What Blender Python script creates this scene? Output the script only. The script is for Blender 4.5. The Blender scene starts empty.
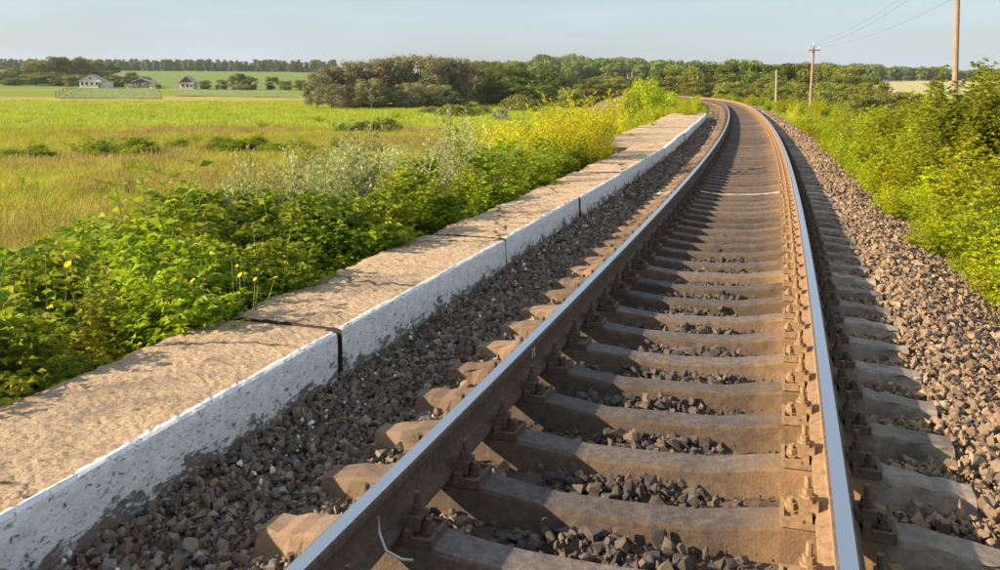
import bpy, bmesh, math, random
import numpy as np
from mathutils import Vector, Matrix

rng = np.random.default_rng(7)
random.seed(7)
SC = bpy.context.scene
COL = SC.collection
R = math.radians

# ------------------------------------------------------------------ camera
F, YH, HC = 848.27, 86.23, 1.446          # focal length (px of a 1000 px wide frame), horizon row, eye height over the rail
PITCH = R(3)
cam = bpy.data.cameras.new('camera')
cam.sensor_width = 36
cam.lens = F / 1000 * 36
cam.shift_y = (YH + F * math.tan(PITCH) - 285) / 1000
cam.clip_start, cam.clip_end = .05, 6000
camo = bpy.data.objects.new('camera', cam)
COL.objects.link(camo)
camo.location = (0, 0, HC)
camo.rotation_euler = (math.pi / 2 - PITCH, 0, 0)
SC.camera = camo

# ------------------------------------------------------------------ sky, sun, exposure
SUN_EL, SUN_AZ = R(24.4), R(-102)           # azimuth measured clockwise from +Y: the sun stands left and a little behind
w = bpy.data.worlds.new('World')
SC.world = w
w.use_nodes = True
nt = w.node_tree
bg = nt.nodes['Background']
sky = nt.nodes.new('ShaderNodeTexSky')
sky.sky_type = 'NISHITA'
sky.sun_disc = False
sky.sun_elevation, sky.sun_rotation = SUN_EL, SUN_AZ
sky.dust_density, sky.air_density, sky.ozone_density = 1.6, 1.0, 1.4
tc = nt.nodes.new('ShaderNodeTexCoord')
mp = nt.nodes.new('ShaderNodeMapping')
mp.inputs['Scale'].default_value = (1.2, 1.2, 9)
nz = nt.nodes.new('ShaderNodeTexNoise')
nz.inputs['Scale'].default_value = 2.2
nz.inputs['Detail'].default_value = 7
nz.inputs['Roughness'].default_value = .55
cr = nt.nodes.new('ShaderNodeValToRGB')
cr.color_ramp.elements[0].position = .34
cr.color_ramp.elements[1].position = .74
cr.color_ramp.elements[0].color = (.42, .42, .42, 1)
cr.color_ramp.elements[1].color = (.88, .88, .88, 1)
mx = nt.nodes.new('ShaderNodeMix')
mx.data_type = 'RGBA'
mx.inputs['B'].default_value = (4.5, 5.25, 5.95, 1)      # thin high veil of cloud
L = nt.links.new
L(tc.outputs['Generated'], mp.inputs[0]); L(mp.outputs[0], nz.inputs['Vector']); L(nz.outputs[0], cr.inputs[0])
L(cr.outputs[0], mx.inputs['Factor']); L(sky.outputs[0], mx.inputs['A']); L(mx.outputs['Result'], bg.inputs[0])
bg.inputs[1].default_value = .074
sun = bpy.data.lights.new('sun', 'SUN')
sun.energy, sun.angle, sun.color = 5.0, R(.6), (1, .81, .57)
suno = bpy.data.objects.new('sun', sun)
COL.objects.link(suno)
sd = Vector((math.sin(SUN_AZ) * math.cos(SUN_EL), math.cos(SUN_AZ) * math.cos(SUN_EL), math.sin(SUN_EL)))
suno.rotation_euler = sd.to_track_quat('Z', 'Y').to_euler()
suno.location = sd * 50
SC.view_settings.view_transform = 'Standard'
SC.view_settings.look = 'None'
SC.view_settings.exposure = 1.02
SC.view_settings.gamma = 1
SC.render.engine = 'CYCLES'
SC.cycles.use_denoising = True
SC.cycles.max_bounces = 7
SC.cycles.transparent_max_bounces = 4
SC.cycles.volume_bounces = 0

# ------------------------------------------------------------------ the line of the track in plan
LAT, TH0, K0, K1, CANT = .616, .3358, .00224, -3e-5, .05
_ds = .1
_S = np.arange(-20, 330, _ds)
_kap = np.where(_S < 0, 0, K0 + K1 * np.clip(_S, 0, 40)) + np.where(_S > 62, np.clip((_S - 62) / 25, 0, 1) * .0032, 0)
_hd = TH0 - np.cumsum(_kap * _ds)
_tx = np.cumsum(np.sin(_hd) * _ds)
_ty = np.cumsum(np.cos(_hd) * _ds)
_i0 = int(round(20 / _ds))
_tx += -LAT * math.cos(TH0) - _tx[_i0]
_ty += LAT * math.sin(TH0) - _ty[_i0]

def track(s, u=0.0):
    X = np.interp(s, _S, _tx); Y = np.interp(s, _S, _ty); Hh = np.interp(s, _S, _hd)
    return X + u * np.cos(Hh), Y - u * np.sin(Hh), Hh

_sub = slice(0, None, 8)
def to_su(x, y):
    x = np.atleast_1d(np.asarray(x, float)); y = np.atleast_1d(np.asarray(y, float))
    s_out = np.empty_like(x); u_out = np.empty_like(x)
    bx, by, bh, bs = _tx[_sub], _ty[_sub], _hd[_sub], _S[_sub]
    for a in range(0, len(x), 4000):
        xx, yy = x[a:a + 4000], y[a:a + 4000]
        i = np.argmin((xx[:, None] - bx) ** 2 + (yy[:, None] - by) ** 2, axis=1)
        dx, dy = xx - bx[i], yy - by[i]
        u_out[a:a + 4000] = dx * np.cos(bh[i]) - dy * np.sin(bh[i])
        s_out[a:a + 4000] = bs[i] + dx * np.sin(bh[i]) + dy * np.cos(bh[i])
    return s_out, u_out

def ray(px, py):
    yp = YH + F * math.tan(PITCH)
    a, b = (px - 500) / F, -(py - yp) / F
    cp, sp = math.cos(PITCH), math.sin(PITCH)
    return np.array([a, cp + b * sp, -sp + b * cp])

def at(px, py, D):
    d = ray(px, py)
    return d * (D / d[1]) + np.array([0, 0, HC])

# value noise for the terrain
_perm = rng.random((256, 256))
def vnoise(x, y):
    xi, yi = np.floor(x).astype(int), np.floor(y).astype(int)
    fx, fy = x - xi, y - yi
    fx, fy = fx * fx * (3 - 2 * fx), fy * fy * (3 - 2 * fy)
    g = lambda i, j: _perm[i % 256, j % 256]
    return (g(xi, yi) * (1 - fx) + g(xi + 1, yi) * fx) * (1 - fy) + (g(xi, yi + 1) * (1 - fx) + g(xi + 1, yi + 1) * fx) * fy

def terrain(x, y):
    x = np.asarray(x, float); y = np.asarray(y, float)
    sh = x.shape; x = x.ravel(); y = y.ravel()
    s, u = to_su(x, y)
    D = np.hypot(x, y)
    az = x / np.maximum(np.abs(y), 1)
    low = -1.8 + .25 * (vnoise(x * .05, y * .05) - .5) + .12 * (vnoise(x * .3 + 9, y * .3) - .5)
    rise = np.clip((D - 170) / 140, 0, 1); rise = rise * rise * (3 - 2 * rise)
    slope = np.interp(az, [-.7, -.25, -.05, .15, .3, .7], [.0285, .0285, .024, .018, .012, .012])
    top = np.interp(az, [-.7, -.25, 0, .3, .7], [900, 900, 700, 760, 800])
    hill = slope * np.clip(np.minimum(D, top) - 320, 0, None)
    low = low + rise * 1.75 + hill
    # embankment
    prof = np.interp(u, [-14, -9, -5, -3.3, -2.6, -1.6, 1.4, 2.0, 2.6, 4, 6.5, 10, 16],
                     [-1.8, -1.7, -.95, -.42, -.32, -.75, -.75, -.58, -.56, -.66, -.9, -1.4, -1.8])
    wgt = np.clip((18 - np.abs(u)) / 6, 0, 1) * np.clip((330 - s) / 40, 0, 1)
    z = low * (1 - wgt) + np.maximum(prof, np.where(np.abs(u) < 9, prof, low)) * wgt
    z = z + .06 * (vnoise(x * 1.3, y * 1.3) - .5) * (np.abs(u) > 2.6)
    return z.reshape(sh)

def gz(x, y):
    return float(terrain(np.array([x]), np.array([y]))[0])

# ------------------------------------------------------------------ materials
MATS = {}
def nodemat(name):
    m = bpy.data.materials.new(name)
    m.use_nodes = True
    MATS[name] = m
    n = m.node_tree.nodes
    return m, n, m.node_tree.links.new, n['Principled BSDF']

def noise(n, l, scale, detail=5, rough=.6, vec=None, dist=0):
    t = n.new('ShaderNodeTexNoise')
    t.inputs['Scale'].default_value = scale
    t.inputs['Detail'].default_value = detail
    t.inputs['Roughness'].default_value = rough
    t.inputs['Distortion'].default_value = dist
    if vec is not None: l(vec, t.inputs['Vector'])
    return t.outputs['Fac']

def ramp(n, l, fac, stops):
    r = n.new('ShaderNodeValToRGB')
    e = r.color_ramp.elements
    while len(e) < len(stops): e.new(.5)
    for k, (p, c) in enumerate(stops):
        e[k].position = p
        e[k].color = tuple(c) + (1,) if len(c) == 3 else c
    l(fac, r.inputs[0])
    return r.outputs[0]

def mixc(n, l, fac, a, b, mode='MIX'):
    x = n.new('ShaderNodeMix'); x.data_type = 'RGBA'; x.blend_type = mode
    for key, v in (('Factor', fac), ('A', a), ('B', b)):
        if isinstance(v, (int, float)): x.inputs[key].default_value = v
        elif isinstance(v, tuple): x.inputs[key].default_value = v + (1,) if len(v) == 3 else v
        else: l(v, x.inputs[key])
    return x.outputs['Result']

def mathn(n, l, op, a, b=None, clamp=False):
    x = n.new('ShaderNodeMath'); x.operation = op; x.use_clamp = clamp
    for k, v in enumerate((a, b)):
        if v is None: continue
        if isinstance(v, (int, float)): x.inputs[k].default_value = v
        else: l(v, x.inputs[k])
    return x.outputs[0]

def bump(n, l, b, h, strength=.5, dist=.01):
    x = n.new('ShaderNodeBump')
    x.inputs['Strength'].default_value = strength
    x.inputs['Distance'].default_value = dist
    l(h, x.inputs['Height']); l(x.outputs[0], b.inputs['Normal'])

def worldpos(n): return n.new('ShaderNodeNewGeometry').outputs['Position']
def objpos(n): return n.new('ShaderNodeTexCoord').outputs['Object']
def objrand(n): return n.new('ShaderNodeObjectInfo').outputs['Random']

def leafmat(name, dark, light, alt=None, trans=.35, rough=.55, nscale=.6, spec=.3):
    m, n, l, b = nodemat(name)
    p = worldpos(n)
    f1 = noise(n, l, nscale, 2, .5, p)
    f2 = noise(n, l, 9, 2, .6, p)
    f = mathn(n, l, 'ADD', mathn(n, l, 'MULTIPLY', f1, .5), mathn(n, l, 'MULTIPLY', f2, .5))
    c = ramp(n, l, f, [(.32, dark), (.68, light)])
    if alt:
        fa = ramp(n, l, noise(n, l, 1.7, 3, .6, p), [(.52, (0, 0, 0)), (.68, (1, 1, 1))])
        c = mixc(n, l, fa, c, alt)
    hs = n.new('ShaderNodeHueSaturation')
    l(c, hs.inputs['Color'])
    r = objrand(n)
    l(mathn(n, l, 'ADD', mathn(n, l, 'MULTIPLY', r, .036), .482), hs.inputs['Hue'])
    l(mathn(n, l, 'ADD', mathn(n, l, 'MULTIPLY', r, .5), .75), hs.inputs['Value'])
    l(hs.outputs[0], b.inputs['Base Color'])
    b.inputs['Roughness'].default_value = rough
    b.inputs['Specular IOR Level'].default_value = spec
    tr = n.new('ShaderNodeBsdfTranslucent')
    l(hs.outputs[0], tr.inputs[0])
    ms = n.new('ShaderNodeMixShader')
    ms.inputs[0].default_value = trans
    l(b.outputs[0], ms.inputs[1]); l(tr.outputs[0], ms.inputs[2])
    l(ms.outputs[0], n['Material Output'].inputs['Surface'])
    return m

def plain(name, col, rough=.7, metal=0, var=.25, scale=8, bumpk=0):
    m, n, l, b = nodemat(name)
    f = noise(n, l, scale, 5, .65, objpos(n))
    lo = tuple(c * (1 - var) for c in col); hi = tuple(min(1, c * (1 + var)) for c in col)
    l(ramp(n, l, f, [(.3, lo), (.7, hi)]), b.inputs['Base Color'])
    b.inputs['Roughness'].default_value = rough
    b.inputs['Metallic'].default_value = metal
    if bumpk: bump(n, l, b, f, bumpk, .01)
    return m

# concrete of the sleepers: grey mauve tops, tan dust on the flanks, ochre brake dust by the rails
def sleeper_mat(name, white=False):
    m, n, l, b = nodemat(name)
    o = objpos(n)
    sp = n.new('ShaderNodeSeparateXYZ'); l(o, sp.inputs[0])
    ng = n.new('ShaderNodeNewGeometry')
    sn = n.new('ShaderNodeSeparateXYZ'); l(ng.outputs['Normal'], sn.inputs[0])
    f = noise(n, l, 26, 8, .7, worldpos(n))
    fb = noise(n, l, 5, 4, .6, worldpos(n))
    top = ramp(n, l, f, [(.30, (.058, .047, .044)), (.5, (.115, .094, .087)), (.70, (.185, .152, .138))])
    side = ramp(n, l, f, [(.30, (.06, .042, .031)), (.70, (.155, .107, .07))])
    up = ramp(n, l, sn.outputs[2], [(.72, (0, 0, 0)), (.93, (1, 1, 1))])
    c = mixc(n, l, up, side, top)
    # dust: strongest on the inside of the outer rail, less by the inner rail
    r1 = n.new('ShaderNodeMapRange'); r1.inputs[1].default_value = .38; r1.inputs[2].default_value = .78
    l(sp.outputs[0], r1.inputs[0])
    r2 = n.new('ShaderNodeMapRange'); r2.inputs[1].default_value = 1.0; r2.inputs[2].default_value = .85
    l(sp.outputs[0], r2.inputs[0])
    d = mathn(n, l, 'MULTIPLY', mathn(n, l, 'MULTIPLY', r1.outputs[0], r2.outputs[0]), mathn(n, l, 'MULTIPLY', fb, 1.5), True)
    c = mixc(n, l, d, c, (.36, .205, .085))
    d2n = n.new('ShaderNodeMapRange'); d2n.inputs[1].default_value = -.85; d2n.inputs[2].default_value = -1.15
    l(sp.outputs[0], d2n.inputs[0])
    c = mixc(n, l, mathn(n, l, 'MULTIPLY', d2n.outputs[0], .8), c, (.25, .165, .10))
    d3n = n.new('ShaderNodeMapRange'); d3n.inputs[1].default_value = .93; d3n.inputs[2].default_value = 1.02
    l(sp.outputs[0], d3n.inputs[0])
    c = mixc(n, l, mathn(n, l, 'MULTIPLY', d3n.outputs[0], mathn(n, l, 'MULTIPLY', fb, 1.5), True), c, ramp(n, l, f, [(.3, (.20, .165, .13)), (.7, (.40, .33, .26))]))
    st = ramp(n, l, noise(n, l, 3.1, 6, .7, worldpos(n), 1.2), [(.50, (0, 0, 0)), (.66, (1, 1, 1))])
    c = mixc(n, l, mathn(n, l, 'MULTIPLY', st, .6), c, (.05, .04, .035))
    sk = ramp(n, l, noise(n, l, 48, 6, .8, worldpos(n), .4), [(.60, (0, 0, 0)), (.70, (1, 1, 1))])
    c = mixc(n, l, mathn(n, l, 'MULTIPLY', sk, .55), c, (.30, .25, .21))
    if white:
        wv = ramp(n, l, noise(n, l, 9, 5, .7, worldpos(n)), [(.40, (0, 0, 0)), (.55, (1, 1, 1))])
        c = mixc(n, l, mathn(n, l, 'MULTIPLY', wv, up), c, (.42, .38, .33))
    hs = n.new('ShaderNodeHueSaturation'); l(c, hs.inputs['Color'])
    l(mathn(n, l, 'ADD', mathn(n, l, 'MULTIPLY', objrand(n), .55), .72), hs.inputs['Value'])
    l(hs.outputs[0], b.inputs['Base Color'])
    b.inputs['Roughness'].default_value = .9
    bump(n, l, b, mathn(n, l, 'ADD', f, noise(n, l, 90, 4, .7, worldpos(n))), .6, .007)
    return m
sleeper_mat('sleeper'); sleeper_mat('sleeper_white', True)

# whitewashed kerb with bare concrete showing
m, n, l, b = nodemat('whitewash')
p = worldpos(n)
sp = n.new('ShaderNodeSeparateXYZ'); l(p, sp.inputs[0])
hgt = n.new('ShaderNodeMapRange'); hgt.inputs[1].default_value = -.30; hgt.inputs[2].default_value = .02; l(sp.outputs[2], hgt.inputs[0])
mpn = n.new('ShaderNodeMapping'); mpn.inputs['Scale'].default_value = (1, 1, 2.2); l(p, mpn.inputs[0])
f1 = noise(n, l, 4.5, 9, .68, mpn.outputs[0], .6)
f2 = noise(n, l, 22, 6, .7, mpn.outputs[0])
lev = mathn(n, l, 'ADD', mathn(n, l, 'MULTIPLY', f1, .75), mathn(n, l, 'MULTIPLY', f2, .35))
lev = mathn(n, l, 'ADD', lev, mathn(n, l, 'MULTIPLY', hgt.outputs[0], .38))
wv = ramp(n, l, lev, [(.625, (0, 0, 0)), (.68, (1, 1, 1))])
pk = ramp(n, l, noise(n, l, 30, 6, .75, mpn.outputs[0], .8), [(.37, (0, 0, 0)), (.41, (1, 1, 1))])
wv = mathn(n, l, 'MULTIPLY', wv, pk)
bare = ramp(n, l, f2, [(.3, (.12, .095, .075)), (.7, (.30, .25, .20))])
wh = ramp(n, l, noise(n, l, 14, 6, .7, p), [(.3, (.68, .68, .68)), (.6, (.88, .88, .87))])
l(mixc(n, l, wv, bare, wh), b.inputs['Base Color'])
b.inputs['Roughness'].default_value = .92
bump(n, l, b, mathn(n, l, 'ADD', mathn(n, l, 'MULTIPLY', wv, .5), noise(n, l, 45, 6, .7, p)), .8, .012)

# platform deck: rough tan concrete / worn asphalt
m, n, l, b = nodemat('deck')
p = worldpos(n)
f1 = noise(n, l, 1.6, 7, .68, p, .6)
f2 = noise(n, l, 60, 7, .8, p)
f3 = noise(n, l, 14, 6, .75, p)
c = ramp(n, l, f2, [(.34, (.13, .092, .062)), (.46, (.52, .37, .23)), (.60, (.70, .52, .35))])
c = mixc(n, l, ramp(n, l, f1, [(.50, (0, 0, 0)), (.64, (.65, .65, .65))]), c, ramp(n, l, f2, [(.35, (.09, .07, .055)), (.62, (.30, .235, .18))]))
c = mixc(n, l, ramp(n, l, f3, [(.58, (0, 0, 0)), (.66, (.85, .85, .85))]), c, (.12, .09, .065))
wv_ = n.new('ShaderNodeVectorMath'); wv_.operation = 'ADD'; l(p, wv_.inputs[0])
nzv = n.new('ShaderNodeTexNoise'); nzv.inputs['Scale'].default_value = 3; nzv.inputs['Detail'].default_value = 6; l(p, nzv.inputs['Vector'])
sc_v = n.new('ShaderNodeVectorMath'); sc_v.operation = 'SCALE'; sc_v.inputs['Scale'].default_value = .5; l(nzv.outputs['Color'], sc_v.inputs[0]); l(sc_v.outputs[0], wv_.inputs[1])
vo = n.new('ShaderNodeTexVoronoi'); vo.feature = 'DISTANCE_TO_EDGE'; vo.inputs['Scale'].default_value = .75; l(wv_.outputs[0], vo.inputs['Vector'])
crk = ramp(n, l, vo.outputs['Distance'], [(.004, (1, 1, 1)), (.016, (0, 0, 0))])
crk = mathn(n, l, 'MULTIPLY', crk, ramp(n, l, f1, [(.42, (0, 0, 0)), (.5, (1, 1, 1))]))
c = mixc(n, l, crk, c, (.05, .038, .03))
l(c, b.inputs['Base Color'])
b.inputs['Roughness'].default_value = .95
hh_ = mathn(n, l, 'SUBTRACT', mathn(n, l, 'ADD', mathn(n, l, 'MULTIPLY', f2, .9), f3), mathn(n, l, 'MULTIPLY', crk, 1.2))
bump(n, l, b, hh_, 1.0, .02)

# stones
def stonemat(name, cols, dustc=None):
    m, n, l, b = nodemat(name)
    c = ramp(n, l, objrand(n), [(k / (len(cols) - 1), x) for k, x in enumerate(cols)])
    f = noise(n, l, 1.4, 6, .7, objpos(n))
    c = mixc(n, l, .55, c, ramp(n, l, f, [(.3, (.35, .35, .35)), (.7, (1.1, 1.05, 1.0))]), 'MULTIPLY')
    if dustc:
        ng = n.new('ShaderNodeNewGeometry'); sn = n.new('ShaderNodeSeparateXYZ'); l(ng.outputs['Normal'], sn.inputs[0])
        c = mixc(n, l, mathn(n, l, 'MULTIPLY', mathn(n, l, 'MAXIMUM', sn.outputs[2], 0.0), .4), c, dustc)
    l(c, b.inputs['Base Color'])
    b.inputs['Roughness'].default_value = .85
    return m
stonemat('stone_dark', [(.085, .064, .048), (.24, .165, .11), (.125, .095, .075), (.34, .25, .175), (.135, .107, .09), (.36, .31, .265), (.105, .098, .092), (.22, .15, .095)])
stonemat('stone_tan', [(.13, .085, .055), (.34, .235, .15), (.20, .135, .085), (.44, .33, .22), (.11, .08, .06), (.31, .20, .115), (.24, .18, .135), (.08, .062, .05), (.38, .26, .16)], (.36, .245, .15))
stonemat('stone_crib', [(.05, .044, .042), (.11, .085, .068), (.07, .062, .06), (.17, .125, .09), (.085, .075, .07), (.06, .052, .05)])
plain('paint_chip', (.72, .72, .70), .9, 0, .12)

m, n, l, b = nodemat('bed')
p = worldpos(n)
v = n.new('ShaderNodeTexVoronoi'); v.inputs['Scale'].default_value = 20; l(p, v.inputs['Vector'])
c = ramp(n, l, noise(n, l, 7, 6, .7, p), [(.3, (.11, .075, .05)), (.7, (.27, .185, .12))])
c = mixc(n, l, .5, c, ramp(n, l, v.outputs['Color'], [(0, (.5, .5, .5)), (1, (1.3, 1.2, 1.1))]), 'MULTIPLY')
l(c, b.inputs['Base Color']); b.inputs['Roughness'].default_value = .95
bump(n, l, b, v.outputs['Distance'], .9, .03)

# crib fill: sandy dust
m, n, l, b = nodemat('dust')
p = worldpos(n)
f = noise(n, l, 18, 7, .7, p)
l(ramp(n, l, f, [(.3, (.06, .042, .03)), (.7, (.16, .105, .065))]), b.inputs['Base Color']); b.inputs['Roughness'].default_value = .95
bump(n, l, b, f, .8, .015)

# rail steel
m, n, l, b = nodemat('rail_top')
f = noise(n, l, 160, 3, .6, worldpos(n))
b.inputs['Base Color'].default_value = (.60, .62, .66, 1)
b.inputs['Metallic'].default_value = 1
b.inputs['Roughness'].default_value = .27
m, n, l, b = nodemat('rail_rust')
p = worldpos(n)
f = noise(n, l, 30, 8, .7, p)
c = ramp(n, l, f, [(.3, (.055, .038, .03)), (.55, (.115, .078, .058)), (.75, (.19, .125, .085))])
sp = n.new('ShaderNodeSeparateXYZ'); l(objpos(n), sp.inputs[0])
l(c, b.inputs['Base Color']); b.inputs['Roughness'].default_value = .8; b.inputs['Metallic'].default_value = .15
bump(n, l, b, f, .5, .004)
m, n, l, b = nodemat('rail_dusty')
p = worldpos(n)
f = noise(n, l, 22, 8, .7, p)
l(ramp(n, l, f, [(.28, (.15, .095, .055)), (.5, (.29, .185, .10)), (.75, (.40, .255, .135))]), b.inputs['Base Color'])
b.inputs['Roughness'].default_value = .9
bump(n, l, b, f, .5, .004)
plain('iron_dark', (.105, .072, .05), .75, .1, .4, 30, .3)
plain('iron_dusty', (.30, .19, .10), .9, 0, .35, 25, .3)

# ground
m, n, l, b = nodemat('meadow')
p = worldpos(n)
f1 = noise(n, l, .06, 4, .6, p); f2 = noise(n, l, .9, 5, .7, p); f3 = noise(n, l, .012, 3, .5, p)
g1 = ramp(n, l, f2, [(.3, (.20, .22, .018)), (.7, (.36, .36, .04))])
g2 = ramp(n, l, f2, [(.3, (.25, .19, .06)), (.7, (.42, .32, .11))])
c = mixc(n, l, ramp(n, l, f1, [(.46, (0, 0, 0)), (.60, (1, 1, 1))]), g1, g2)
ln = n.new('ShaderNodeVectorMath'); ln.operation = 'LENGTH'; l(p, ln.inputs[0])
def band(c, a, bb, col, soft=6, amt=.85):
    wob = mathn(n, l, 'ADD', ln.outputs['Value'], mathn(n, l, 'MULTIPLY', mathn(n, l, 'SUBTRACT', f1, .5), 30))
    r1 = n.new('ShaderNodeMapRange'); r1.inputs[1].default_value = a; r1.inputs[2].default_value = a + soft; l(wob, r1.inputs[0])
    r2 = n.new('ShaderNodeMapRange'); r2.inputs[1].default_value = bb; r2.inputs[2].default_value = bb - soft; l(wob, r2.inputs[0])
    return mixc(n, l, mathn(n, l, 'MULTIPLY', mathn(n, l, 'MULTIPLY', r1.outputs[0], r2.outputs[0]), amt), c, col)
c = band(c, 33, 50, (.34, .24, .095), 6, .75)
c = band(c, 56, 150, (.22, .31, .025), 12)
c = band(c, 150, 235, (.38, .33, .09), 12, .8)
c = band(c, 225, 330, (.18, .24, .03), 20)
c = band(c, 325, 1500, (.155, .235, .055), 20, .95)
l(c, b.inputs['Base Color']); b.inputs['Roughness'].default_value = 1
b.inputs['Specular IOR Level'].default_value = .1
bump(n, l, b, f2, 1, .25)
plain('far_field', (.42, .38, .15), 1, 0, .2, .05)
plain('garden', (.15, .20, .035), 1, 0, .45, .5)
plain('earth', (.17, .115, .06), 1, 0, .3, 1.5, .5)

# plants
leafmat('leaf_nettle', (.075, .14, .006), (.42, .50, .016), (.40, .40, .025), .46)
leafmat('leaf_wormwood', (.27, .31, .10), (.58, .59, .28), None, .38)
leafmat('leaf_daisy', (.10, .15, .012), (.28, .32, .03), None, .3)
leafmat('leaf_clover', (.42, .41, .006), (.74, .66, .008), None, .45)
leafmat('leaf_burdock', (.07, .13, .02), (.19, .26, .045), (.26, .22, .03), .35)
leafmat('leaf_maple', (.25, .31, .007), (.60, .61, .013), None, .48)
leafmat('leaf_bush_dark', (.20, .27, .010), (.47, .53, .02), None, .46)
leafmat('grass_green', (.29, .30, .03), (.55, .51, .06), None, .4, nscale=.25)
leafmat('grass_straw', (.38, .33, .09), (.58, .47, .17), (.46, .31, .16), .45, nscale=.25)
leafmat('grass_lime', (.28, .35, .022), (.50, .53, .045), None, .4, nscale=.2)
leafmat('tree_willow', (.14, .15, .06), (.34, .32, .16), (.29, .23, .12), .25, nscale=.25)
leafmat('tree_dark', (.06, .10, .014), (.21, .25, .032), None, .22, nscale=.2)
leafmat('tree_mid', (.11, .15, .02), (.30, .31, .045), (.29, .25, .07), .25, nscale=.2)
leafmat('tree_far', (.08, .13, .022), (.24, .29, .045), None, .2, nscale=.05)
leafmat('petal', (.80, .62, .006), (.88, .72, .01), None, .35)
leafmat('sage_pale', (.30, .31, .22), (.5, .5, .38), None, .25)
plain('stem', (.22, .24, .06), .8, 0, .3)
plain('bark', (.12, .09, .065), .95, 0, .4, 6, .5)
plain('bark_pale', (.55, .47, .37), .95, 0, .25, 5, .3)
plain('pole_wood', (.30, .21, .15), .9, 0, .25, 5, .3)
plain('pole_concrete', (.38, .32, .25), .9, 0, .15, 4, .2)
plain('wire', (.10, .10, .10), .6, .5)
plain('porcelain', (.55, .55, .52), .3, 0, .1)
plain('wall_white', (.68, .66, .62), .9, 0, .1, .8)
plain('wall_cream', (.58, .50, .40), .9, 0, .1, .8)
plain('wall_dark', (.10, .085, .08), .9, 0, .2, .8)
plain('roof_grey', (.38, .35, .33), .8, 0, .15, 1)
plain('roof_brown', (.30, .19, .125), .8, 0, .2, 1)
plain('timber_brown', (.16, .10, .07), .9, 0, .2, 1)
plain('fence_wood', (.16, .13, .10), .9, 0, .25, 1)
m, n, l, b = nodemat('pane')
b.inputs['Base Color'].default_value = (.03, .035, .04, 1); b.inputs['Roughness'].default_value = .12
plain('frame_white', (.75, .74, .7), .7, 0, .08)
plain('wire_pale', (.55, .53, .47), .6, .2, .1)
plain('mark_white', (.7, .7, .68), .8, 0, .1)

# ------------------------------------------------------------------ helpers
def mesh(name, V, Fc, mats=(), midx=None, smooth=False):
    me = bpy.data.meshes.new(name)
    V = np.asarray(V, np.float32)
    if isinstance(Fc, np.ndarray):
        nf, k = Fc.shape
        me.vertices.add(len(V)); me.vertices.foreach_set('co', V.ravel())
        me.loops.add(nf * k); me.loops.foreach_set('vertex_index', Fc.astype(np.int32).ravel())
        me.polygons.add(nf); me.polygons.foreach_set('loop_start', np.arange(0, nf * k, k, dtype=np.int32))
        me.update(calc_edges=True)
    else:
        me.from_pydata(V.tolist(), [], Fc)
    for x in mats: me.materials.append(MATS[x])
    if midx is not None: me.polygons.foreach_set('material_index', np.asarray(midx, np.int32))
    if smooth: me.polygons.foreach_set('use_smooth', np.ones(len(me.polygons), bool))
    me.update()
    return me

def link(name, data, parent=None, loc=(0, 0, 0), rot=(0, 0, 0), scl=None, **props):
    o = bpy.data.objects.new(name, data)
    COL.objects.link(o)
    o.location = loc; o.rotation_euler = rot
    if scl is not None: o.scale = scl
    if parent is not None: o.parent = parent
    for k, v in props.items():
        if v is not None: o[k] = v
    return o

def thing(name, label, cat, loc=(0, 0, 0), rotz=0, group=None, scl=None):
    return link(name, None, None, loc, (0, 0, rotz), scl, label=label, category=cat, group=group)

class MB:
    """collects boxes, tubes and plain faces into one mesh"""
    def __init__(s): s.V = []; s.F = []; s.M = []
    def add(s, V, Fc, m=0):
        k = len(s.V); s.V += [tuple(v) for v in V]; s.F += [tuple(i + k for i in f) for f in Fc]; s.M += [m] * len(Fc); return s
    def box(s, c, d, m=0, rz=0):
        cx, cy, cz = c; dx, dy, dz = (q / 2 for q in d); ca, sa = math.cos(rz), math.sin(rz)
        V = []
        for z in (-dz, dz):
            for x, y in ((-dx, -dy), (dx, -dy), (dx, dy), (-dx, dy)):
                V.append((cx + x * ca - y * sa, cy + x * sa + y * ca, cz + z))
        return s.add(V, [(3, 2, 1, 0), (4, 5, 6, 7), (0, 1, 5, 4), (1, 2, 6, 5), (2, 3, 7, 6), (3, 0, 4, 7)], m)
    def tube(s, pts, rad, k=6, m=0, cap=True):
        pts = [Vector(p) for p in pts]
        rad = rad if hasattr(rad, '__len__') else [rad] * len(pts)
        V = []; Fc = []
        for i, p in enumerate(pts):
            d = (pts[min(i + 1, len(pts) - 1)] - pts[max(i - 1, 0)]).normalized()
            a = d.cross(Vector((0, 0, 1)) if abs(d.z) < .95 else Vector((1, 0, 0))).normalized(); b_ = d.cross(a)
            for j in range(k):
                t = 2 * math.pi * j / k
                V.append(p + (a * math.cos(t) + b_ * math.sin(t)) * rad[i])
        for i in range(len(pts) - 1):
            for j in range(k):
                Fc.append((i * k + j, i * k + (j + 1) % k, (i + 1) * k + (j + 1) % k, (i + 1) * k + j))
        if cap:
            Fc.append(tuple(range(k))); Fc.append(tuple((len(pts) - 1) * k + j for j in reversed(range(k))))
        return s.add(V, Fc, m)
    def mesh(s, name, mats, smooth=False):
        return mesh(name, s.V, s.F, mats, s.M, smooth)

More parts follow.
